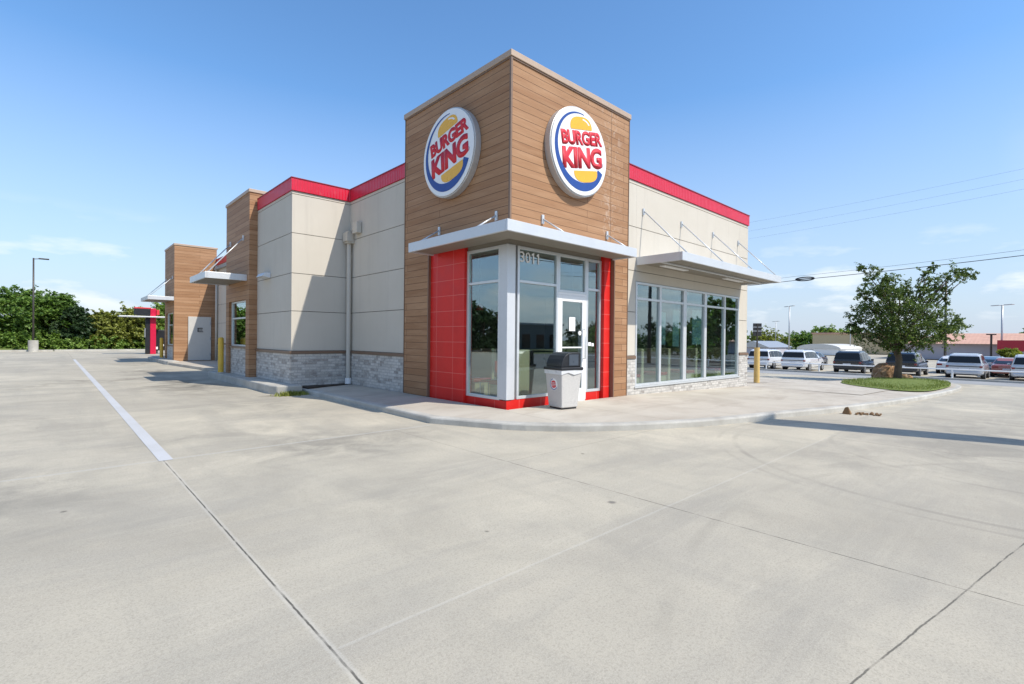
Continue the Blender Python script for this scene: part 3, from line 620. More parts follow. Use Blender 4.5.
# --- drive-thru bays
def bay(x, y0, y1, xi, zc, wz0, wz1, wy0, wy1, cz, cy0, cy1):
    """wood clad bay facing -X with window"""
    m=MB()
    m.box(x,x+.1,y0+.35,y1,wz1,zc-.1); m.box(x,x+.1,y0,y0+.349,-.15,zc-.1)
    m.box(x+.1,xi,y0,y0+.1,-.15,zc-.1); m.box(x+.1,xi,y1-.1,y1,-.15,zc-.1); m.box(x,x+.1,wy1,y1,-.15,wz1-.001)
    m.build('wood_cladding',M['wood'],B)
    MB().box(x-.03,xi+.05,y0-.03,y1+.03,zc-.098,zc).build('coping',M['coping'],B,bevel=.008)
    MB().box(x+.06,x+.3,y0+.36,wy1-.005,-.15,wz0-.06).build('brick_base',M['brick'],B)
    MB().box(x+.02,x+.12,y0+.352,wy1-.002,wz0-.058,wz0-.002).build('window_sill',M['brown'],B)
    w=window_x(x+.09,y0+.355,wy1-.004,wz0,wz1-.004,(wz0+(wz1-wz0)*.62,),B,(),.05,.06,.05)
    o=canopy(B,'canopy',[(x-1.12,x-1.07,cy0,cy1,cz,cz+.19),(x-1.068,x-.002,cy0,cy0+.05,cz,cz+.19),(x-1.068,x-.002,cy1-.05,cy1,cz,cz+.19),(x-1.068,x-.002,cy0+.052,cy1-.052,cz+.15,cz+.185)],
      [(x-1.066,x-.003,cy0+.052,cy1-.052,cz+.03,cz+.05)],
      [((x-.02,cy0+.35,4.38),(x-1.0,cy0+.35,cz+.19)),((x-.02,cy1-.3,4.38),(x-1.0,cy1-.3,cz+.19))],
      [(x-.04,x-.001,cy0+.32,cy0+.38,4.3,4.46),(x-.04,x-.001,cy1-.33,cy1-.27,4.3,4.46)])
bay(-1.80, 9.72, 12.42, .46, 5.80, .99, 2.46, 10.3, 12.05, 3.02, 9.95, 12.1)
bay(-1.50, 24.22, 27.1, .44, 6.14, .80, 2.55, 24.6, 26.7, 3.15, 24.25, 26.9)
# service door on the second bay
d=MB().box(-.88,.18,24.16,24.219,.0,2.33).build('service_door',M['door'],B,bevel=.01)
m=MB(); m.box(-.46,-.42,24.13,24.159,1.52,1.74); m.box(-.419,-.22,24.13,24.159,1.70,1.74); m.box(-.419,-.24,24.13,24.159,1.61,1.64); m.box(-.419,-.20,24.13,24.159,1.52,1.55); m.build('door_mark',M['blackmat'],d)
for z_ in (.25,1.1,1.9): MB().box(.12,.17,24.13,24.158,z_,z_+.14).build('hinge',M['steel'],d)
MB().tube([(.37,23.9,.0),(.37,23.9,5.1)],.06,10).build('downspout',M['pipe'],B,smooth=True)
# downspout in the front recess
m=MB(); m.tube([(-.07,6.60,.16),(-.07,6.60,3.95)],.062,14)
m.box(-.16,.03,6.46,6.72,3.95,4.28); m.box(-.20,-.02,6.44,6.73,4.0,4.24)
o=m.build('downspout',M['pipe'],B,smooth=False); 
MB().box(-.12,.02,6.02,6.30,4.18,4.48).tube([(-.05,6.30,4.33),(-.05,6.45,4.33)],.03,8).build('scupper_box',M['pipe'],B,bevel=.01)
MB().tube([(-.07,6.60,.0),(-.07,6.60,.17)],.085,14).build('drain_boot',M['white'],B,smooth=False)
MB().add([(-1.571,8.45,3.0),(-1.571,9.05,3.0),(-1.571,9.05,3.16),(-1.571,8.45,3.16),(-1.80,8.47,3.05),(-1.80,9.03,3.05),(-1.74,9.03,3.15),(-1.74,8.47,3.15)],[(0,1,2,3),(4,5,6,7),(0,1,5,4),(2,3,7,6),(1,2,6,5),(0,3,7,4)]).build('wall_lamp',M['silver'],B,bevel=.01)

# interior shell
MB().box(3.105,3.112,-.0035,.0,3.36,ZC1-.03).build('panel_joint',M['brown'],B)
m=MB(); m.box(.3,10.55,.35,9.0,-.12,-.02); m.build('dining_floor',M['floor'],B)
m=MB(); m.box(.26,10.58,.31,9.0,3.26,3.30); m.box(GX+.13,OX,GY+.13,.3,3.245,3.258); m.build('ceiling',M['ceil'],B)
for b_ in ((.3,10.58,8.9,9.0,-.1,3.25),(.28,.33,2.75,8.898,-.1,3.25),(10.45,10.58,.3,8.898,-.1,3.25),(3.35,3.5,.32,1.3,-.1,3.25)): MB().box(*b_).build('interior_wall',M['inwall'],B)

# ------------------------------------------------------------------ dining furniture
def booth(label, loc, rz, group='dining booths behind the glass'):
    o=empty('booth',loc,rz); tag(o,label,'booth',group)
    MB().box(-.6,.6,-.06,.06,0,1.12).build('backrest',M['booth'],o,bevel=.02)
    MB().box(-.58,.58,.06,.55,.40,.48).build('seat',M['seatred'],o,bevel=.02)
    MB().box(-.55,.55,.08,.5,0,.40).build('plinth',M['booth'],o)
    return o
booth('tan booth just inside the corner glazing of the tower, left of the trash bin',(.72,.52,-.02),0).scale=(.5,1,1)
booth('tan booth behind the side window next to the red tiles',(.95,2.1,-.02),R(90))
for i,(x,y) in enumerate(((4.75,.75),(6.15,.8),(7.6,.75),(9.5,.8))):
    lab=['tan booth behind the first pane of the long front window','tan booth behind the second pane of the long front window','tan booth behind the middle pane of the long front window','tan booth behind the far right panes of the front window'][i]
    booth(lab,(x,y,-.02),R(90))
def table(label, loc):
    o=empty('dining_table',loc); tag(o,label,'table','dining tables behind the glass')
    MB().box(-.35,.35,-.35,.35,.71,.75).build('tabletop',M['tabletop'],o,bevel=.01)
    MB().tube([(0,0,0.02),(0,0,.71)],.04,10).build('leg',M['blackmat'],o,smooth=True)
    MB().box(-.25,.25,-.25,.25,0,.02).build('base',M['blackmat'],o)
    return o
table('small dining table behind the narrow side window of the tower',(.75,2.75,-.02)); table('dining table between booths left in the long front window',(5.4,1.2,-.02)); table('dining table between booths right in the long front window',(8.5,1.25,-.02))
def chair(label, loc, rz):
    o=empty('dining_chair',loc,rz); tag(o,label,'chair')
    MB().box(-.2,.2,-.2,.2,.43,.46).build('seat',M['seatred'],o,bevel=.01)
    MB().box(-.19,.19,.17,.2,.55,.88).build('backrest',M['seatred'],o,bevel=.01)
    for sx in (-.17,.17):
        for sy in (-.17,.17): MB().tube([(sx,sy,0),(sx,sy,.43 if sy<0 else .85)],.013,6).build('leg',M['alum'],o)
    return o
chair('red chair with pale legs inside the narrow side window',(.62,1.2,-.02),R(200))
def pendant(label, loc):
    o=empty('pendant_lamp',loc); tag(o,label,'lamp','pendant lamps over the tables')
    m=MB(); m.tube([(0,0,0),(0,0,.09),(0,0,.16)],[.10,.07,.02],14); m.build('lamp_shade',M['seatred'],o,smooth=True)
    MB().tube([(0,0,.16),(0,0,3.24-loc[2])],.006,6).build('cord',M['blackmat'],o); return o
pendant('red pendant lamp hanging left inside the side window',(.8,1.85,1.95)); pendant('red pendant lamp hanging right inside the side window',(1.3,1.7,1.78))

# ------------------------------------------------------------------ round logo signs
def logo_sign(label, base, face, r=.90, depth=.15):
    o=empty('restaurant_sign',base); tag(o,label,'sign','round logo signs on the corner tower')
    F=face.copy()
    def T(n): return F@Matrix.Translation((0,0,n))
    def poly(pts,n0,n1,name,mat,parent=o,bevel=0):
        m=MB(); k=len(pts); m.add([(p[0]*r,p[1]*r,n0) for p in pts]+[(p[0]*r,p[1]*r,n1) for p in pts],[tuple(range(k))[::-1],tuple(range(k,2*k))]+[(i,(i+1)%k,k+(i+1)%k,k+i) for i in range(k)])
        m.xf(F); return m.build(name,mat,parent,bevel=bevel)
    circ=[(math.cos(2*math.pi*i/72),math.sin(2*math.pi*i/72)) for i in range(72)]
    poly([(a*1.015,b*1.015) for a,b in circ],-.0,depth,'rim',M['signcan'],bevel=.012)
    poly([(a*.985,b*.985) for a,b in circ],depth+.001,depth+.022,'face',M['signwhite'],bevel=.018)
    n=depth+.023
    # crescent
    o_=[];i_=[]
    for k in range(60):
        a=R(83+(338-83)*k/59); s=k/59
        w=.015+.105*min(1,s*2.2) if s<.45 else .12+.07*min(1,(s-.45)*4)
        ro=.885; o_.append((ro*math.cos(a),ro*math.sin(a))); i_.append(((ro-w)*math.cos(a),(ro-w)*math.sin(a)))
    m=MB(); k=60; vs=[(p[0]*r,p[1]*r,n+.004) for p in o_+i_]; m.add(vs,[(j,j+1,k+j+1,k+j) for j in range(k-1)]); m.xf(F); m.build('blue_crescent',M['sblue'],o)
    t=R(12); ct,st=math.cos(t),math.sin(t); rot=lambda p:(p[0]*ct-p[1]*st,p[0]*st+p[1]*ct)
    def bun(cx,cy,w,h,up,nm):
        pts=[(cx-w/2,cy),(cx+w/2,cy)]; q=[]
        for j in range(25):
            a=math.pi*j/24; ex=math.copysign(abs(math.cos(a))**.75,math.cos(a)); q.append((cx+w/2*ex,cy+(h*abs(math.sin(a))**.85)*(1 if up else -1)))
        base_=[(cx-w/2*.97,cy-(.035 if up else -.035)),(cx+w/2*.97,cy-(.035 if up else -.035))]
        pts=q+base_; poly([rot(p) for p in pts],n,n+.006,nm,M['syel'])
        hl=[]; hh=[]
        for j in range(12):
            a=math.pi*(.12+.3*j/11); hl.append((cx+w/2*.86*math.cos(a),cy+(h*.86*math.sin(a))*(1 if up else -1))); hh.append((cx+w/2*.74*math.cos(a),cy+(h*.74*math.sin(a))*(1 if up else -1)))
        if up: poly([rot(p) for p in hl+hh[::-1]],n+.0065,n+.008,'highlight',M['signwhite'])
    bun(.13,.535,.78,.25,True,'upper_bun'); bun(.10,-.455,.86,.23,False,'lower_bun')
    Rt=Matrix.Rotation(t,4,'Z')
    place_text('lettering','BURGER',1.46*r,.31*r,T(n)@Rt@Matrix.Translation((-.61*r,.155*r,0)),M['sred'],o,off=.03,ext=.004,bold=.012)
    place_text('lettering','KING',1.46*r,.455*r,T(n)@Rt@Matrix.Translation((-.68*r,-.36*r,0)),M['sred'],o,off=.03,ext=.004,shear=.12,bold=.018)
    ring=MB(); vs=[]; 
    for rr in (.045,.033):
        for j in range(20): vs.append(((.80+rr*math.cos(j*math.pi/10))*r,(-.12+rr*math.sin(j*math.pi/10))*r,n+.003))
    ring.add(vs,[(j,(j+1)%20,20+(j+1)%20,20+j) for j in range(20)]); ring.xf(F); ring.build('trademark_ring',M['sgrey'],o)
    place_text('trademark_letter','R',.035*r,.045*r,T(n)@Matrix.Translation((.782*r,-.142*r,0)),M['sgrey'],o,off=.01,ext=.003)
    return o
logo_sign('round logo sign on the sunlit front face of the tower above the door',(1.81,-.001,5.20),FACE_F)
logo_sign('round logo sign on the shaded side face of the tower',(-.001,1.765,5.18),FACE_S)

# ------------------------------------------------------------------ trash bin
tb=empty('trash_bin',(1.06,-.42,-.008),R(-9)); tag(tb,'stone-grey trash bin with black hooded lid beside the entrance door','trash bin')
m=MB(); h0,h1=.20,.252; zt=.74
m.add([(-h0,-h0,.03),(h0,-h0,.03),(h0,h0,.03),(-h0,h0,.03),(-h1,-h1,zt),(h1,-h1,zt),(h1,h1,zt),(-h1,h1,zt)],[(3,2,1,0),(4,5,6,7),(0,1,5,4),(1,2,6,5),(2,3,7,6),(3,0,4,7)])
m.build('body',M['binbody'],tb,bevel=.018)
MB().box(-.18,.18,-.18,.18,0,.03).build('foot',M['black'],tb)
m=MB(); q=.26
pts=[(-q,-q),(-.1,-q-.004),(.05,-q-.006),(q,-q),(q,q),(-q,q)]; zz=[.66,.70,.655,.69,.68,.67]
m.add([(p[0],p[1],z) for p,z in zip(pts,zz)]+[(p[0],p[1],.745) for p in pts],[(i,(i+1)%6,6+(i+1)%6,6+i) for i in range(6)])
m.build('liner',M['liner'],tb)
m=MB(); m.box(-.275,.275,-.275,.275,.742,.80); m.build('lid_rim',M['black'],tb,bevel=.015)
# hooded lid: profile along X (rounded at -X and at +X end)
prof=[(-.245,.80),(-.235,.87),(-.205,.95),(-.155,1.02),(-.08,1.065),(.02,1.08),(.215,1.08),(.235,1.06),(.24,.80)]
k=len(prof); m=MB(); m.add([(p[0],-.235,p[1]) for p in prof]+[(p[0],.235,p[1]) for p in prof],[tuple(range(k)),tuple(range(k,2*k))[::-1]]+[(i,(i+1)%k,k+(i+1)%k,k+i) for i in range(k)])
lid=m.build('lid',M['black'],tb,bevel=.02)
MB().box(-.06,.17,-.243,-.236,.83,1.04).build('flap',M['flap'],lid,bevel=.003)
# small round logo on the side facing the lot
def bin_logo():
    r=.104; th=math.atan((h1-h0)/(zt-.03)); c_,s_=math.cos(th),math.sin(th)
    F=Matrix(((0,-s_,-c_,-.2325),(-1,0,0,0),(0,c_,-s_,.47),(0,0,0,1)))
    o=empty('logo',(0,0,0)); o.parent=tb
    m=MB(); n=28; m.add([(r*1.12*math.cos(2*math.pi*i/n),r*1.12*math.sin(2*math.pi*i/n),.004) for i in range(n)],[tuple(range(n))]); m.xf(F); m.build('logo_disc',M['signwhite'],o)
    k=24; a_=[R(95+235*j/(k-1)) for j in range(k)]
    m=MB(); m.add([(r*1.05*math.cos(a),r*1.05*math.sin(a),.0055) for a in a_]+[(r*.9*math.cos(a),r*.9*math.sin(a),.0055) for a in a_],[(j,j+1,k+j+1,k+j) for j in range(k-1)]); m.xf(F); m.build('logo_crescent',M['sblue'],o)
    for s,nm in ((1,'logo_bun'),(-1,'logo_bun')):
        m=MB(); m.add([(r*.62*math.cos(math.pi*j/12),s*(r*.36+r*.32*math.sin(math.pi*j/12)),.0055) for j in range(13)],[tuple(range(13))]); m.xf(F@Matrix.Rotation(R(9),4,'Z')); m.build(nm,M['sred'],o)
    place_text('logo_lettering','BURGER',1.4*r,.3*r,F@Matrix.Rotation(R(9),4,'Z')@Matrix.Translation((-.7*r,.02*r,.0055)),M['sred'],o,off=.03,ext=.001)
    place_text('logo_lettering','KING',1.3*r,.36*r,F@Matrix.Rotation(R(9),4,'Z')@Matrix.Translation((-.65*r,-.36*r,.0055)),M['sred'],o,off=.03,ext=.001)
bin_logo()

# ------------------------------------------------------------------ bollards, signs
def bollard(label, x,y,z,h,r,mat,group=None):
    o=empty('bollard',(x,y,z)); tag(o,label,'bollard',group)
    MB().tube([(0,0,-.05),(0,0,h*.97),(0,0,h)],[r,r,r*.6],18).build('post',mat,o,smooth=False)
    MB().tube([(0,0,0),(0,0,.035)],r*1.35,18).build('collar',M['curb'],o); return o
bollard('yellow bollard on the drive-thru kerb beside the nearer bay window',-2.02,12.1,.07,1.2,.085,M['yellow'],'yellow drive-thru bollards')
bollard('yellow bollard at the far wood-clad bay by the service door',-1.62,27.3,.03,1.15,.085,M['yellow'],'yellow drive-thru bollards')
x,y=13.44,.68; z=gz(x,-.012)
bp=empty('sign_post',(x,y,z),R(-52)); tag(bp,'faded yellow sleeve post carrying a small dark sign at the building corner','sign post')
MB().tube([(0,0,0),(0,0,1.34)],[.105,.10],18).build('sleeve',M['faded'],bp)
MB().tube([(0,0,1.34),(0,0,2.25)],.028,10).build('post',M['darkpole'],bp)
MB().box(-.155,.155,-.012,.012,1.78,2.26).build('sign_plate',M['blackmat'],bp,bevel=.01)
MB().box(-.17,.17,-.02,-.013,1.95,1.98).box(-.17,.17,-.02,-.013,2.1,2.13).build('plate_brace',M['steel'],bp)
# small thing lying at the kerb
o=empty('debris',(6.2,-3.93,gz(6.2))); tag(o,'small brown stump of broken debris lying at the foot of the kerb','debris')
m=MB(); m.add([(-.10,-.08,0),(.09,-.06,0),(.13,.08,0),(-.08,.1,0),(-.05,-.02,.17),(.02,.0,.13),(.06,.05,.07),(-.04,.05,.15)],[(3,2,1,0),(4,5,6,7),(0,1,5,4),(1,2,6,5),(2,3,7,6),(3,0,4,7)])
m.build('chunk',M['duct'],o,bevel=.02)
m=MB()
for k in range(40):
    a=random.uniform(-1.1,-.6); L=random.uniform(.1,.62); x0_=random.uniform(-.1,.2); y0_=random.uniform(-.2,.1)
    m.box(x0_+L*math.cos(a)-.03,x0_+L*math.cos(a)+.03,y0_*.3+L*math.sin(a)-.015,y0_*.3+L*math.sin(a)+.015,.001,.012+.02*random.random())
m.build('dark_trail',M['duct'],o)  # low brown bits forming a thin dark trail beside the chunk
# weeds by the drive-thru kerb nose
m=MB()
for k in range(420):
    x=-1.75+random.gauss(0,.17); y=6.08+random.gauss(0,.09); a=random.uniform(0,6.28); h=random.uniform(.03,.13); w=.02
    m.add([(x-w*math.cos(a),y-w*math.sin(a),ROAD),(x+w*math.cos(a),y+w*math.sin(a),ROAD),(x+random.uniform(-.06,.06),y+random.uniform(-.06,.06),ROAD+h)],[(0,1,2)])
tag(m.build('weeds',M['lf3']),'tuft of weeds and dirt at the rounded end of the drive-thru kerb','weeds',kind='stuff')

# ------------------------------------------------------------------ menu station at the far end
o=empty('order_station',(-.55,40.7,ROAD)); tag(o,'red and black drive-thru order canopy post beyond the far bay','order station')
MB().box(-.02,.35,-.2,.2,.0,3.55).build('red_post',simple('order_post_red',(.55,.01,.05),.35),o,bevel=.02)
MB().box(-.3,-.021,-.18,.18,.0,3.3).build('black_post',M['black'],o,bevel=.02)
MB().box(-1.0,-.021,-.3,.3,3.02,3.50).build('header_box',M['black'],o,bevel=.02)
MB().box(-1.02,.02,-.32,.32,3.501,3.60).box(.36,.55,-.3,.3,3.05,3.45).build('header_cap',M['sred'],o,bevel=.02)
MB().box(-1.95,.9,-.6,.6,2.84,2.93).build('canopy',M['silver'],o,bevel=.01)
MB().box(-.36,-.301,-.12,.12,1.3,2.0).build('speaker_panel',M['steel'],o)
mb=empty('menu_board',(.35,41.6,ROAD)); tag(mb,'dark menu board standing behind the red order post','menu board')
MB().box(-.55,.65,-.08,.08,.25,1.9).build('cabinet',M['black'],mb,bevel=.02)
MB().box(-.4,-.3,-.05,.05,0,.25).box(.4,.5,-.05,.05,0,.25).build('leg',M['blackmat'],mb)
MB().box(-.45,-.3,-.09,-.081,.35,.55).box(.0,.1,-.09,-.081,.6,.75).build('menu_print',M['paper'],mb)

# ------------------------------------------------------------------ lamp posts, fence
def lamp_post(label,x,y,z,h,arms,mat,r=.06,base=True,group='parking lot lamp posts',rz=0,al=.9):
    o=empty('street_lamp',(x,y,z),rz); tag(o,label,'lamp post',group)
    MB().tube([(0,0,0),(0,0,h)],[r,r*.75],10).build('pole',mat,o,smooth=True)
    if base: MB().tube([(0,0,-.3),(0,0,.95)],.32,20).build('base',M['curb'],o)
    for s in arms:
        hd=MB(); hd.tube([(0,0,h-.08),(s*.35,0,h-.03)],.03,8); hd.build('arm',mat,o)
        MB().box(min(s*.3,s*al),max(s*.3,s*al),-.16,.16,h-.06,h+.03).build('lamp_head',mat,o,bevel=.02)
    return o
lamp_post('tall dark lamp post on a white concrete base at the far left of the lot',-7.28,50.2,ROAD,7.75,(1,),M['darkpole'],.075,True,None,0,.95)
for lab,x,y,h,r_ in (('pale twin-head lamp post above the white cars beside the building',85,22.6,8.4,.12),('pale twin-head lamp post in front of the salmon roof at right',85,-2.95,7.5,.12),
    ('thin distant lamp post left of the twin-head one beside the building',120,36.8,7.2,.09),('thin distant lamp post just left of the small tree',110,19.5,6.4,.09),('farthest thin lamp post left of the small tree',130,28.5,6.3,.09)):
    lamp_post(lab,x,y,-1.1,h,(1,-1),M['steel'],r_,False,'parking lot lamp posts',R(90-45),1.5)
up=empty('utility_pole',(52,-.75,-1.1)); tag(up,'dark utility pole rising behind the right side of the small tree','utility pole')
MB().tube([(0,0,0),(0,0,8.0)],[.11,.08],10).build('pole',M['darkpole'],up,smooth=True)
MB().box(-.06,.06,-.5,.5,4.9,4.96).build('crossarm',M['darkpole'],up)
up=empty('lamp_column',(88,-1.8,-1.1)); tag(up,'short dark column lamp before the salmon-roofed building','lamp post')
MB().tube([(0,0,0),(0,0,3.6)],.12,8).build('pole',M['darkpole'],up); MB().box(-.3,.3,-.5,.5,3.6,3.75).build('lamp_head',M['darkpole'],up)
fz=gz(38.8)+.1
fe=empty('rail_fence',(38.8,0,fz)); tag(fe,'low white pipe rail running along the front of the parked cars','fence')
MB().tube([(0,-30,.60),(0,45,.60)],.045,8).build('rail',M['white'],fe)
for yy in range(-27,45): 
    if (yy+27)%4==0: MB().tube([(0,yy+.5,-.1),(0,yy+.5,.6)],.055,8).build('post',M['white'],fe)

# ------------------------------------------------------------------ overhead cables
def cable(name,label,pts,r,group=None,dev=None):
    q=[]; 
    P=[Vector(p) for p in pts]
    for i in range(len(P)-1):
        for k in range(24):
            t_=k/24; p=P[i].lerp(P[i+1],t_); p.z-=.9*4*t_*(1-t_)*((P[i+1]-P[i]).length/60)*.8; q.append(p)
    q.append(P[-1]); o=empty(name,P[0]); tag(o,label,'cable',group)
    MB().tube([p-P[0] for p in q],r,6).build('strand',M['wire'],o); 
    return o
# line through (30,-6,5.87) and (30,4.1,5.45)
cb=cable('cable','thick overhead cable ending in a loop beside the canopy, passing over the small tree',[(30,-26,7.6),(30,4.0,5.42),(30,36,5.3)],.019,'overhead cables')
cable('cable','thinner overhead cable just above the thick one over the small tree',[(30.6,-26,8.0),(30.6,5.0,5.72),(30.6,38,5.2)],.008,'overhead cables')
m=MB(); pts=[]
for k in range(21):
    a=2*math.pi*k/20; pts.append((0,.55*math.cos(a),.11*math.sin(a)))
m.tube(pts,.04,6,cap=False); m.tube([(0,-.5,0),(0,.5,0)],.035,6); lo=m.build('cable_loop',M['wire'],cb,loc=(0.,26+4.0,-2.16))
for i,(za,zb) in enumerate(((17.6,16.7),(16.8,15.6),(16.0,14.6))):
    cable('cable',['highest of the three faint cables high in the right sky','middle of the three faint cables high in the right sky','lowest of the three faint cables high in the right sky'][i],[(60,-40,za+3.0),(60,19,zb),(60,70,zb-.3)],.0065,'faint high cables')

# ------------------------------------------------------------------ cars
def car_mesh(body, L, W, H, suv=True):
    o=empty('parked_car',(0,0,0))
    # stations: (x from rear, half width, z_low, z_belt, z_roof, half roof width)
    hw=W/2
    if suv: st=[(0,.86,.42,1.02,1.02,.80),(.05,.93,.36,1.06,1.16,.86),(.22,.96,.34,1.08,H*.93,.76),(.50,.985,.32,1.08,H*.985,.74),(1.2,1.,.30,1.07,H,.74),(2.2,1.,.30,1.06,H*.995,.735),(3.0,1.,.30,1.05,H*.95,.72),(3.35,1.,.30,1.04,H*.86,.72),(3.95,1.,.30,1.04,1.10,.86),(4.5,.97,.32,1.0,1.03,.84),(4.95,.9,.36,.9,.93,.78),(L,.72,.42,.72,.74,.62)]
    else:   st=[(0,.84,.40,.86,.88,.76),(.06,.92,.32,.92,.96,.84),(.55,.97,.28,.94,1.0,.84),(.9,.985,.26,.94,1.12,.74),(1.45,1.,.25,.93,H*.97,.66),(2.1,1.,.25,.92,H,.66),(2.7,1.,.25,.91,H*.95,.65),(3.4,1.,.25,.9,.99,.80),(4.0,.97,.27,.86,.90,.82),(4.5,.9,.3,.78,.8,.76),(L,.7,.36,.62,.64,.6)]
    rows=[]
    for (x,w,zl,zb,zr,rw) in st:
        a=w*hw; b=rw*hw; h=zb-zl
        half=[(a*.90,zl),(a*.985,zl+.08),(a,zl+h*.35),(a*.995,zl+h*.7),(a*.965,zb),(b+(a*.965-b)*.12,zr-.06 if zr-zb>.15 else zr-.01),(b*.86,zr)]
        ring=[(x,-p[0],p[1]) for p in half]+[(x,p[0],p[1]) for p in half[::-1]]
        rows.append(ring)
    k=len(rows[0]); vs=[v for r_ in rows for v in r_]; m=MB()
    fs=[(j*k+i,j*k+(i+1)%k,(j+1)*k+(i+1)%k,(j+1)*k+i) for j in range(len(rows)-1) for i in range(k)]
    fs+=[tuple(range(k))[::-1],tuple(range((len(rows)-1)*k,len(rows)*k))]
    m.add(vs,fs); b=m.build('body',body,o,bevel=.03,smooth=False)
    # side glass
    def side(s):
        g=MB(); idx=[j for j,t_ in enumerate(st) if t_[4]-t_[3]>.3]
        for j in idx[:-1]:
            q=[]
            for jj,e0 in ((j,0),(j+1,1)):
                x,w,zl,zb,zr,rw=st[jj]; a=w*hw*.965; bb=rw*hw+(a-rw*hw)*.12; zt_=zr-.06
                for f_ in (.10,.86): q.append((x+(.035 if e0==0 else -.035),s*(a+(bb-a)*f_+.012),zb+(zt_-zb)*f_))
            g.add(q,[(0,1,3,2)])
        return g
    for s in (-1,1): side(s).build('side_glass',M['carglass'],o)
    # rear glass and windscreen
    if suv: r0,r1=st[1],st[2]; f0,f1=st[8],st[7]
    else: r0,r1=st[2],st[4]; f0,f1=st[7],st[6]
    def pane(a_,b_,nm,dx):
        q=[]
        for (t_,zf) in ((a_,.18 if suv else .1),(b_,.93)):
            pass
        za=max(a_[3],a_[4])+.02; zb_=b_[4]-.07
        xa,xb=a_[0],b_[0]; wa=a_[5]*hw*.98; wb=b_[5]*hw*.97
        sgn=-1 if dx<0 else 1
        m=MB(); m.add([(xa+sgn*.02,-wa,za),(xa+sgn*.02,wa,za),(xb+sgn*.03,wb,zb_),(xb+sgn*.03,-wb,zb_)],[(0,1,2,3)]); m.build(nm,M['carglass'],o)
    pane(r0,r1,'rear_window',-1); pane(f0,f1,'windscreen',1)
    # rear details
    if suv:
        MB().box(-.02,.06,-hw*.80,hw*.80,.90,.955).build('trim_strip',M['blackmat'],o,bevel=.01)
        for s in (-1,1): MB().box(-.025,.10,s*hw*.78,s*hw*.93,.86,.98).build('tail_light',M['lampred'],o,bevel=.01)
        MB().box(-.09,.15,-hw*.86,hw*.86,.40,.60).build('rear_bumper',body,o,bevel=.04)
        MB().box(-.07,.1,-hw*.7,hw*.7,.33,.40).build('rear_diffuser',M['blackmat'],o,bevel=.01)
        MB().box(-.03,.0,-.26,.26,.70,.83).build('licence_plate',M['plate'],o)
        for s in (-1,1): MB().tube([(.6,s*hw*.68,H+.03),(2.8,s*hw*.68,H+.02)],.02,6).build('roof_rail',M['blackmat'],o)
    else:
        for s in (-1,1): MB().box(-.03,.12,s*hw*.50,s*hw*.88,.70,.84).build('tail_light',M['lampred'],o,bevel=.02)
        MB().box(-.06,.15,-hw*.82,hw*.82,.32,.50).build('rear_bumper',body,o,bevel=.04)
        MB().box(-.03,.0,-.24,.24,.56,.68).build('licence_plate',M['plate'],o)
    for s in (-1,1): MB().box(3.15 if suv else 2.85,3.33 if suv else 3.0,s*hw*.99,s*(hw+.17),1.02 if suv else .9,1.16 if suv else 1.02).build('side_mirror',body,o,bevel=.03)
    wr=.38 if suv else .33
    for x in (.95,L-.95):
        for s in (-1,1):
            y=s*(hw-.11); ty=MB(); ty.tube([(x,y-.11*s,wr),(x,y+.125*s,wr)],wr,22); w=ty.build('tyre',M['tyre'],o,bevel=.02)
            MB().tube([(x,y+.126*s,wr),(x,y+.14*s,wr)],[wr*.68,wr*.6],18).build('rim',M['rim'],w)
            MB().box(x-wr-.05,x+wr+.05,s*(hw*.86),s*(hw+.004),.18,.30+wr*.95).build('wheel_arch',M['blackmat'],o,bevel=.1)
    return o
paints={n:simple('car_paint_'+n,c_,.22,.15,.02,2,.5,.7) for n,c_ in dict(white=(.72,.73,.74),silver=(.50,.52,.55),darkblue=(.02,.035,.07),black=(.02,.021,.024),red=(.36,.13,.12),steelblue=(.12,.20,.30)).items()}
suvs=[('white',40.3,10.75,'white family car partly hidden behind the corner of the restaurant',False),
 ('white',39.9,7.78,'white sport utility vehicle just right of the yellow sign post',True),
 ('black',40.0,3.9,'black sport utility vehicle left of the small tree',True),
 ('black',40.3,.55,'black sport utility vehicle behind the trunk of the small tree',True),
 ('silver',40.0,-2.98,'silver sport utility vehicle right of the small tree',True),
 ('silver',40.0,-6.25,'silver sport utility vehicle cut off by the right edge of the picture',True)]
protos={}
def new_car(kind,colour,x,y,label,rz=0.,group='cars parked behind the white rail'):
    key=(kind,colour)
    if key not in protos: o=protos[key]=car_mesh(paints[colour],5.15 if kind else 4.75,2.04 if kind else 1.85,1.82 if kind else 1.46,kind)
    else: o=copy_tree(protos[key])
    o.location=(x,y,gz(x)+.004); o.rotation_euler=(0,0,rz); tag(o,label,'car',group); return o
for c_,x,y,l_,k_ in suvs: new_car(True,c_,x,y,l_,R(random.uniform(-1.5,1.5)))
new_car(False,'steelblue',49,-3.9,'steel blue sedan in the second row left of the red one')
new_car(False,'red',45.5,-4.9,'red sedan between the two silver sport utility vehicles')
new_car(False,'steelblue',52,-6.6,'steel blue sedan behind the cut-off silver vehicle')
new_car(False,'steelblue',47.5,1.4,'steel blue sedan in the second row seen between tree and silver vehicle')
new_car(False,'darkblue',52,10.3,'dark blue sedan in the second row behind the white vehicle')
new_car(False,'darkblue',54,6.8,'dark blue sedan in the second row behind the black vehicle left of the tree')
new_car(False,'white',47.6,-1.5,'white sedan in the second row just left of the silver vehicle')

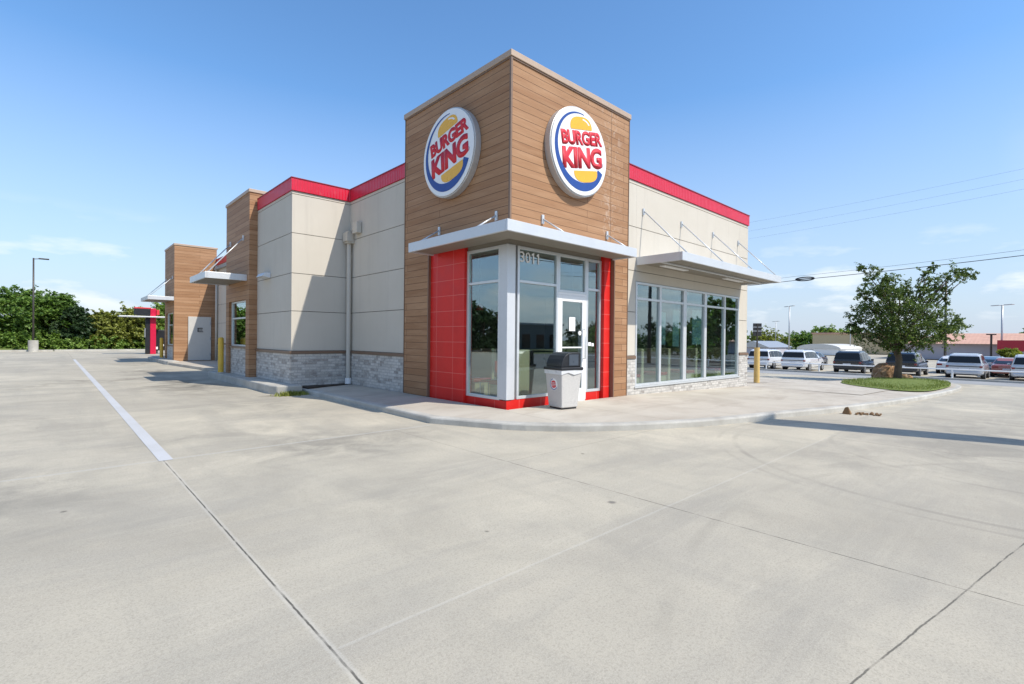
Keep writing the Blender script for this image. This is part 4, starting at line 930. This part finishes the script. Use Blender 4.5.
# ------------------------------------------------------------------ far buildings on the right
b=empty('salmon_roof_building',(90,0,-1.1)); tag(b,'long low building with salmon tiled roof and pale wall beyond the car lot','building')
MB().box(1,30,-40,9.5,0,2.4).build('wall',M['wallgrey'],b)
MB().add([(0,-40.5,2.35),(0,10,2.35),(31,10,2.35),(31,-40.5,2.35),(10,-36,4.0),(10,4,4.0),(20,4,4.0),(20,-36,4.0)],[(0,1,5,4),(1,2,6,5),(2,3,7,6),(3,0,4,7),(4,5,6,7),(3,2,1,0)]).build('roof',M['rooft'],b)
for k in range(5): MB().box(.9,1.05,-6-k*4,-4-k*4,.8,1.9).build('window',M['carglass'],b)
b=empty('red_fascia_store',(80,-8.9,-1.1)); tag(b,'store front with wide red fascia panel at the right edge','building')
MB().box(.2,8,-12,6.0,0,1.5).build('wall',M['wallgrey'],b); MB().box(0,8,-12,6.15,1.5,2.85).build('fascia',M['redwall'],b)
b=empty('storage_tent',(100,22.4,-1.1)); tag(b,'long pale arched roof building behind the white car','building')
m=MB(); n=14; vs=[]
for xx in (0,16):
    for k in range(n+1): a=math.pi*k/n; vs.append((xx,3.7*math.cos(a),1.1+.95*math.sin(a)))
m.add(vs,[(k,k+1,n+2+k,n+1+k) for k in range(n)]+[tuple(range(n+1)),tuple(range(n+1,2*n+2))]); m.build('roof',M['roofpale'],b,smooth=False); MB().box(0.1,15.9,-3.6,3.6,0,1.1).build('wall',M['white'],b)
b=empty('grey_gable_building',(90,30.3,-1.1)); tag(b,'grey gabled shed glimpsed beside the restaurant corner','building')
MB().box(0,12,-2.6,2.6,0,1.3).build('wall',M['wallgrey'],b); MB().add([(-.3,-2.9,1.3),(-.3,2.9,1.3),(12.3,2.9,1.3),(12.3,-2.9,1.3),(-.3,0,2.5),(12.3,0,2.5)],[(0,1,4),(2,3,5),(1,2,5,4),(3,0,4,5)]).build('roof',M['steel'],b)
b=empty('tan_building',(120,23,-1.1)); tag(b,'low tan building just left of the small tree in the distance','building')
MB().box(0,12,-9,6,0,4.2).build('wall',M['tan'],b); MB().box(-.2,12.2,-9.2,6.2,4.2,4.5).build('roof',M['rooft'],b)

# ------------------------------------------------------------------ vegetation
def leaf_object(name, P, N, size, mat, parent, loc=None, asp=.55):
    """P (n,3) leaf centres; N (n,3) facing; makes one quad per leaf"""
    n=len(P); N=N/np.linalg.norm(N,axis=1,keepdims=True); r_=rng.normal(size=(n,3)); U=np.cross(N,r_); U/=np.linalg.norm(U,axis=1,keepdims=True)+1e-9; V=np.cross(N,U)
    s=(size*rng.uniform(.6,1.3,n))[:,None]
    v=np.stack([P-U*s,P-V*s*asp,P+U*s,P+V*s*asp],1).reshape(-1,3)
    me=bpy.data.meshes.new(name); me.vertices.add(4*n); me.vertices.foreach_set('co',v.astype('f').ravel())
    me.loops.add(4*n); me.loops.foreach_set('vertex_index',np.arange(4*n,dtype='i')); me.polygons.add(n); me.polygons.foreach_set('loop_start',np.arange(0,4*n,4,dtype='i')); me.polygons.foreach_set('loop_total',np.full(n,4,dtype='i'))
    me.materials.append(mat); me.update(); me.validate(); o=bpy.data.objects.new(name,me); C.objects.link(o); o.parent=parent; return o
def clump_leaves(c, r, n_tw, n_lf, bias=.25, squash=.75):
    P=[];N=[]
    for _ in range(n_tw):
        d=rng.normal(size=3); d[2]=d[2]*squash+bias; d/=np.linalg.norm(d); L=r*rng.uniform(.55,1.35); s0=np.array(c)+rng.normal(size=3)*r*.22
        t_=rng.uniform(.15,1,n_lf)**.8; cur=np.array([0,0,-.18*L])
        pts=s0+d*L*t_[:,None]+cur*(t_[:,None]**2)+rng.normal(size=(n_lf,3))*.045*r/.6
        P.append(pts); N.append(rng.normal(size=(n_lf,3))*.7+np.array([0,0,.9])+d*.3)
    return np.concatenate(P),np.concatenate(N)
# the small island tree
rx,ry=.732,-.681; fx,fy=.681,.732        # picture-wide and depth directions on the ground
tx,ty=24.93,-1.77; tz=gz(tx,-.03)
T=empty('oak_tree',(tx,ty,tz)); tag(T,'small leaning oak with forked crown on the grass island','tree'); T.scale=(1.02,1.02,1.045)
cl=[(-1.75,5.35,.30),(-1.45,5.05,.42),(-1.05,4.85,.5),(-.62,4.85,.42),(-1.55,4.35,.45),(-1.1,4.1,.7),(-.35,4.35,.62),(.15,4.5,.5),(.7,4.35,.5),(1.15,4.05,.6),(1.75,4.55,.42),(2.1,5.0,.5),(2.65,5.15,.42),(3.15,5.15,.34),(3.5,5.05,.25),(1.5,5.15,.3),(1.9,5.5,.22),(2.3,4.35,.4),(2.3,3.85,.32),(-1.75,3.6,.4),(-1.2,3.4,.7),(-.3,3.5,.95),(.7,3.4,.9),(1.5,3.3,.6),(-1.9,2.75,.5),(-1.2,2.6,.8),(-.2,2.6,1.0),(.9,2.5,.95),(1.9,2.6,.75),(2.6,2.75,.6),(3.05,2.45,.4),(-1.6,2.3,.45),(-.95,2.05,.6),(0,1.95,.7),(.8,1.95,.6),(1.5,2.15,.5),(2.2,2.3,.4),(-2.1,3.0,.28),(3.35,2.85,.22),(.1,1.65,.4),(-.6,1.65,.4)]
P=[];N=[]; limbs=MB()
def L3(u,h,dp): return (u*rx+dp*fx, u*ry+dp*fy, h)
limbs.tube([L3(-.05,-.1,0),L3(0,.5,0),L3(.03,1.0,.0),L3(-.02,1.5,.05),L3(-.1,2.4,.1),L3(-.3,3.4,.1),L3(-.6,4.3,0)],[.19,.155,.14,.125,.10,.07,.035],12)
limbs.tube([L3(0,1.35,.05),L3(.5,2.2,.2),L3(1.2,3.2,.2),L3(1.8,4.2,.1),L3(2.3,4.9,.0)],[.11,.09,.065,.045,.02],10)
for i,(u,h,r_) in enumerate(cl):
    u*=.93
    for dp in ((0.,) if r_<.45 else ((-.7,.7) if r_<.7 else (-1.2,0.,1.1))):
        d_=dp+random.uniform(-.25,.25); c_=L3(u,h-abs(dp)*.12,d_)
        rr=r_*(1 if dp==0 else .8)
        a,b_=clump_leaves(c_,rr*(1.25 if r_<.45 else .95),int(8+15*rr),int(22+11*rr),.3,.7); P.append(a);N.append(b_)
        j=L3(u*.35 if u<1.2 else u*.55,max(1.2,h*.72),d_*.3); mid=[(a_+b2)/2 for a_,b2 in zip(j,c_)]; mid[2]+=.05
        limbs.tube([j,mid,c_],[.035,.022,.008],6)
limbs.build('trunk',M['bark'],T,smooth=True)
leaf_object('crown',np.concatenate(P),np.concatenate(N),.057,M['lf1'],T)
def tree(name,label,x,y,z,h,w,mat,cat='tree',group=None,n=13,leaf=.13,dens=1.,trunk=.22,low=.18):
    T=empty(name,(x,y,z)); tag(T,label,cat,group); P=[];N=[]; lm=MB()
    lm.tube([(0,0,-.2),(.1,0,h*.25),(-.05,.1,h*.5),(.1,0,h*.8)],[trunk,trunk*.75,trunk*.5,trunk*.15],8)
    for i in range(n):
        t_=(i+.5)/n; zc=h*(low+(.80-low)*t_); wr=w*.5*math.sin(math.pi*(.18+.74*t_))**.7
        for _ in range(3):
            a=random.uniform(0,6.28); rad=wr*random.uniform(.25,.95); c_=(rad*math.cos(a),rad*math.sin(a),zc+random.uniform(-.08,.08)*h); r_=w*random.uniform(.12,.2)
            q,k_=clump_leaves(c_,r_,int(20*dens),int(26*dens)); P.append(q);N.append(k_)
            lm.tube([(0,0,max(.2*h,zc-.2*h)),c_],[trunk*.25,.02],5)
    lm.build('trunk',M['bark'],T,smooth=True); leaf_object('crown',np.concatenate(P),np.concatenate(N),leaf,mat,T); return T
belt=[('lf2',-15.5,57,5.6,6.2,'dark green tree at the far left edge of the tree belt'),('lf4',-11.8,56.0,5.6,5.4,'bright green tree left of the tall dark lamp post'),
 ('lf2',-8.6,57.0,6.4,6.4,'broad dark green tree directly behind the tall lamp post'),('lf2',-6.3,57.6,6.3,5.2,'rounded green tree just right of the tall lamp post'),
 ('lf5',-4.5,56.0,4.6,3.6,'dark bluish small tree at the dip in the tree belt'),('lf3',-2.3,56.5,4.4,3.6,'olive bushy tree right of the dip in the belt'),('lf3',.2,57.0,4.9,4.2,'yellowish olive tree left of the order canopy'),
 ('lf4',3.2,57.6,5.6,5.0,'light green tree behind the red order post'),('lf3',6.6,59,5.8,5.5,'olive tree farthest right behind the wood-clad bay')]
for i,(mt,x,y,h,w,l_) in enumerate(belt): tree('broadleaf_tree',l_,x,y,-.25,h,w,M[mt],'tree','trees along the far edge of the lot',12,.13,1.15)
# low undergrowth along the belt (uncountable)
P=[];N=[]
for k in range(120):
    x=-22+k*.26+random.uniform(-.2,.2); y=random.uniform(54.3,57.0); hh=random.uniform(.5,1.5)
    a,b_=clump_leaves((x,y,-.2+hh*.5),hh*.75,16,24,.4,.9); P.append(a);N.append(b_)
o=leaf_object('undergrowth',np.concatenate(P),np.concatenate(N),.11,M['lf4'],None); tag(o,'tangled low undergrowth below the trees at the far edge of the lot','undergrowth',kind='stuff')
P=[];N=[]
for k in range(60):
    x=-20+k*.5+random.uniform(-.3,.3); y=random.uniform(58,62); a,b_=clump_leaves((x,y,random.uniform(.6,2.0)),1.3,22,26,.3,.9); P.append(a);N.append(b_)
o=leaf_object('far_wood',np.concatenate(P),np.concatenate(N),.2,M['lf5'],None); tag(o,'dense dark wood filling the gaps behind the far tree belt','wood',kind='stuff')
o=MB().box(-60,-8.6,52.2,55,-.3,.05).build('verge',M['grass'],bevel=.05); o['kind']='structure'
# right background trees
for l_,x,y,h,w,mt in (('round green tree behind the white vehicle by the sign post',120,49,6.8,11,'lf2'),('low olive tree left of the pale arched roof',140,47,5.6,12,'lf3'),('low dark tree behind the pale arched roof',150,40,5.6,14,'lf2'),('pale green tree right of the pale arched roof',130,29,6.6,10,'lf4'),('far green tree left of the small oak',145,27,6.0,12,'lf2'),('distant tree peeping above the salmon roof',160,-4.5,6.6,5,'lf2'),('leafy shrub in front of the red fascia',76,-3.9,2.0,2.6,'lf3'),('low tree in the gap beside the grey shed',130,60,6,12,'lf3')):
    tree('broadleaf_tree',l_,x,y,-1.2,h,w,M[mt],'tree','distant trees on the right',7,.3,.8)

# boulder beside the tree
def rock(label,x,y,s,seed,name='boulder'):
    r2=random.Random(seed); bm=bmesh.new(); bmesh.ops.create_icosphere(bm,subdivisions=3,radius=1)
    for v in bm.verts:
        n_=v.co.normalized(); k_=1+.25*math.sin(3*n_.x+seed)+.16*math.sin(5*n_.y+2*seed+3*n_.z)+r2.uniform(-.035,.035); v.co=Vector((n_.x*s[0]*k_,n_.y*s[1]*k_,max(n_.z*s[2]*k_,-.2)))
    bm.transform(Matrix.Rotation(-.75,4,'Z')); me=bpy.data.meshes.new(name); bm.to_mesh(me); bm.free(); me.materials.append(M['rock']); o=bpy.data.objects.new(name,me); C.objects.link(o); o.location=(x,y,gz(x,.0)); tag(o,label,'boulder'); return o
rock('large brown boulder lying just behind and left of the oak trunk',25.5,-1.12,(.80,.42,.66),1.3); rock('smaller brown rock behind and right of the oak trunk',26.1,-1.62,(.55,.35,.36),4.1)

# ------------------------------------------------------------------ the other side of the street (seen mirrored in the glass)
b=empty('warehouse',(68,-66,-.9)); tag(b,'flat grey warehouse across the street mirrored in the entrance glass','building')
MB().box(-9,9,-8,0,0,5.2).build('wall',simple('warehouse_wall',(.20,.19,.18),.8),b); MB().box(-9.3,9.3,-8.3,.3,5.2,5.6).build('roof',M['steel'],b)
for k in range(4): MB().box(-7.5+k*4.2,-5.2+k*4.2,.001,.05,.3,3.2).build('window',M['carglass'],b)
TT=[('low dark tree left of the warehouse across the street',50,-66,5.2,9,'lf5'),('dark tree left of the warehouse, second across the street',58.5,-70,6.,8,'lf2'),('dark tree just right of the warehouse across the street',82,-64,6.2,10,'lf5'),
 ('low dark tree across the street mirrored in the door pane',92,-62,6.0,12,'lf2'),('round tree across the street mirrored at the red strip',100,-55,6.5,12,'lf5'),('low tree mirrored in the second front pane',76,-40,4.2,9,'lf5'),
 ('small tree mirrored in the middle front pane',60,-27,5.6,6,'lf2'),('tall tree mirrored in the fourth front pane',52,-21,5.4,5,'lf5'),('tallest dark tree mirrored in the last front pane',44.5,-15.8,7.6,5.5,'lf2'),('low tree mirrored behind the pole in the first front pane',70,-48,4.6,11,'lf2')]
for l_,x,y,h,w,mt in TT: tree('broadleaf_tree',l_,x,y,-.9,h,w,M[mt],'tree','trees across the street',7,.2,.9)
for i,(x,y,h,w) in enumerate(((-30,44,6.8,10),(-29,36,6.2,9),(-31,28,5.6,9),(-30,52,6.4,10),(-31,19,5.4,9))):
    tree('broadleaf_tree',['dark tree west of the lot mirrored in the middle of the side window','dark tree west of the lot mirrored at the right of the side window','third dark tree west of the lot, south of the mirrored ones','dark tree west of the lot at its far corner','last dark tree west of the lot nearest the street'][i],x,y,-.4,h,w,M['lf5'],'tree','trees west of the lot',9,.2,1.1,.22,.1)
up=empty('utility_pole',(37.5,-20,-1.1)); tag(up,'thick dark utility pole by the street mirrored in the first front pane','utility pole')
MB().tube([(0,0,0),(0.1,0,10)],[.2,.14],10).build('pole',M['darkpole'],up,smooth=True); MB().box(-1.2,1.2,-.06,.06,9.2,9.35).build('crossarm',M['darkpole'],up)
# pylon sign whose shadow falls across the lot
ps=empty('pylon_sign',(6.1,-11.4,ROAD-.07),R(0)); tag(ps,'tall narrow pylon sign by the street casting a long shadow','sign')
MB().tube([(0,0,0),(0,0,9.6)],.19,12).build('pole',M['steel'],ps)
MB().box(-.40,.40,-.12,.12,6.0,9.9).build('cabinet',M['white'],ps,bevel=.02)
for i,zz in enumerate((8.6,8.0)):
    cable('cable',['upper street cable mirrored in the entrance glass','lower street cable mirrored in the entrance glass'][i],[(-60,-20,zz+1),(37.5,-20,zz),(130,-20,zz+1)],.03,'street cables')

# ------------------------------------------------------------------ light, sky
SUN=Vector((.33,-1.,1.21)).normalized(); el=math.asin(SUN.z); az=math.atan2(SUN.x,SUN.y)
sd=bpy.data.lights.new('sun','SUN'); sd.energy=3.5; sd.angle=R(.53); sd.color=(1.,.94,.845); so=bpy.data.objects.new('sun',sd); C.objects.link(so); so.rotation_euler=SUN.to_track_quat('Z','Y').to_euler(); so.location=(0,0,30)
w=bpy.data.worlds.new('World'); S.world=w; w.use_nodes=True; nt=w.node_tree; nt.nodes.clear()
def wn(t,**k):
    n_=nt.nodes.new(t)
    for a,b_ in k.items(): setattr(n_,a,b_)
    return n_
out=wn('ShaderNodeOutputWorld'); bg=wn('ShaderNodeBackground'); nt.links.new(bg.outputs[0],out.inputs[0])
sky=wn('ShaderNodeTexSky'); sky.sky_type='NISHITA'; sky.sun_disc=False; sky.sun_elevation=el; sky.sun_rotation=az; sky.air_density=1.0; sky.dust_density=.55; sky.ozone_density=2.2; sky.altitude=100
tc=wn('ShaderNodeTexCoord'); sp=wn('ShaderNodeSeparateXYZ'); nt.links.new(tc.outputs['Generated'],sp.inputs[0])
def wm(op,a,b_=None):
    n_=wn('ShaderNodeMath',operation=op)
    for i,v in enumerate((a,b_)):
        if v is None: continue
        if isinstance(v,bpy.types.NodeSocket): nt.links.new(v,n_.inputs[i])
        else: n_.inputs[i].default_value=v
    return n_.outputs[0]
zc=wm('MAXIMUM',wm('ADD',sp.outputs[2],.09),.02)
cmb=wn('ShaderNodeCombineXYZ'); nt.links.new(wm('DIVIDE',sp.outputs[0],zc),cmb.inputs[0]); nt.links.new(wm('DIVIDE',sp.outputs[1],zc),cmb.inputs[1])
no=wn('ShaderNodeTexNoise'); no.inputs['Scale'].default_value=.55; no.inputs['Detail'].default_value=9; no.inputs['Roughness'].default_value=.58; no.inputs['Distortion'].default_value=.3; nt.links.new(cmb.outputs[0],no.inputs['Vector'])
mr=wn('ShaderNodeMapRange'); nt.links.new(no.outputs['Fac'],mr.inputs[0]); mr.inputs[1].default_value=.49; mr.inputs[2].default_value=.60
def win(src,a,b_,c_,d_):
    n_=wn('ShaderNodeMapRange'); nt.links.new(src,n_.inputs[0]); 
    for i,v in enumerate((a,b_,c_,d_)): n_.inputs[i+1].default_value=v
    return n_.outputs[0]
mp=wn('ShaderNodeMapping'); nt.links.new(tc.outputs['Generated'],mp.inputs[0]); mp.inputs['Scale'].default_value=(3.6,3.6,13.); mp.inputs['Location'].default_value=(1.3,.2,.4)
no2=wn('ShaderNodeTexNoise'); no2.inputs['Scale'].default_value=1.5; no2.inputs['Detail'].default_value=8; no2.inputs['Roughness'].default_value=.55; nt.links.new(mp.outputs[0],no2.inputs['Vector'])
puff=win(no2.outputs['Fac'],.51,.61,0,1)
low=wm('MULTIPLY',win(sp.outputs[2],.13,.24,1,0),win(sp.outputs[2],.0,.03,.35,1))
south=wm('MULTIPLY',win(sp.outputs[1],.05,-.25,0,1),win(sp.outputs[2],.45,.75,.75,0))
# thin bank of small clouds towards the east (right of the picture) and far less to the north
east=win(sp.outputs[0],.45,.8,.25,1)
behind=win(wm('ADD',wm('MULTIPLY',sp.outputs[0],.68),wm('MULTIPLY',sp.outputs[1],.73)),.62,.35,0,.9)
bk=wm('MULTIPLY',behind,win(sp.outputs[2],.02,.6,1,.25))
msk=wm('MAXIMUM',wm('MULTIPLY',wm('MULTIPLY',low,east),0.),wm('MAXIMUM',bk,wm('MULTIPLY',south,.9)))
f=wm('MAXIMUM',wm('MULTIPLY',mr.outputs[0],wm('MULTIPLY',msk,.8)),wm('MULTIPLY',wm('MULTIPLY',puff,wm('MULTIPLY',win(sp.outputs[2],.10,.20,1,0),win(sp.outputs[2],.01,.05,.2,1))),.6))
hz=wn('ShaderNodeMix'); hz.data_type='RGBA'; nt.links.new(win(sp.outputs[2],.0,.42,.92,0),hz.inputs[0]); nt.links.new(sky.outputs[0],hz.inputs[6]); hz.inputs[7].default_value=(2.95,2.98,3.45,1)
mx=wn('ShaderNodeMix'); mx.data_type='RGBA'; nt.links.new(f,mx.inputs[0]); nt.links.new(hz.outputs[2],mx.inputs[6]); mx.inputs[7].default_value=(5.4,5.0,4.8,1)
hs=wn('ShaderNodeHueSaturation'); hs.inputs['Saturation'].default_value=1.1; hs.inputs['Hue'].default_value=.5
tm=wn('ShaderNodeMix'); tm.data_type='RGBA'; tm.blend_type='MULTIPLY'; tm.inputs[0].default_value=1.; tm.inputs[7].default_value=(.94,1.05,1.11,1); nt.links.new(mx.outputs[2],tm.inputs[6]); nt.links.new(tm.outputs[2],hs.inputs['Color'])
nt.links.new(hs.outputs[0],bg.inputs[0]); bg.inputs[1].default_value=.15

# ------------------------------------------------------------------ camera
yaw,pt,rl=R(47.061),R(-.37),R(.575)
F=Vector((math.cos(yaw)*math.cos(pt),math.sin(yaw)*math.cos(pt),math.sin(pt))); Rr=Vector((math.sin(yaw),-math.cos(yaw),0)); U=Rr.cross(F)
cr,sr=math.cos(rl),math.sin(rl); cx=Rr*cr+U*sr; cy=U*cr-Rr*sr
cd=bpy.data.cameras.new('camera'); cam=bpy.data.objects.new('camera',cd); C.objects.link(cam)
cd.sensor_width=36; cd.lens=495.355/1024*36; cd.clip_start=.05; cd.clip_end=3000
m4=Matrix((cx,cy,-F)).transposed().to_4x4(); m4.translation=Vector((-6.2,-6.755,1.32)); cam.matrix_world=m4
S.camera=cam
S.view_settings.view_transform='Standard'; S.view_settings.look='None'; S.view_settings.gamma=1; S.view_settings.exposure=.52
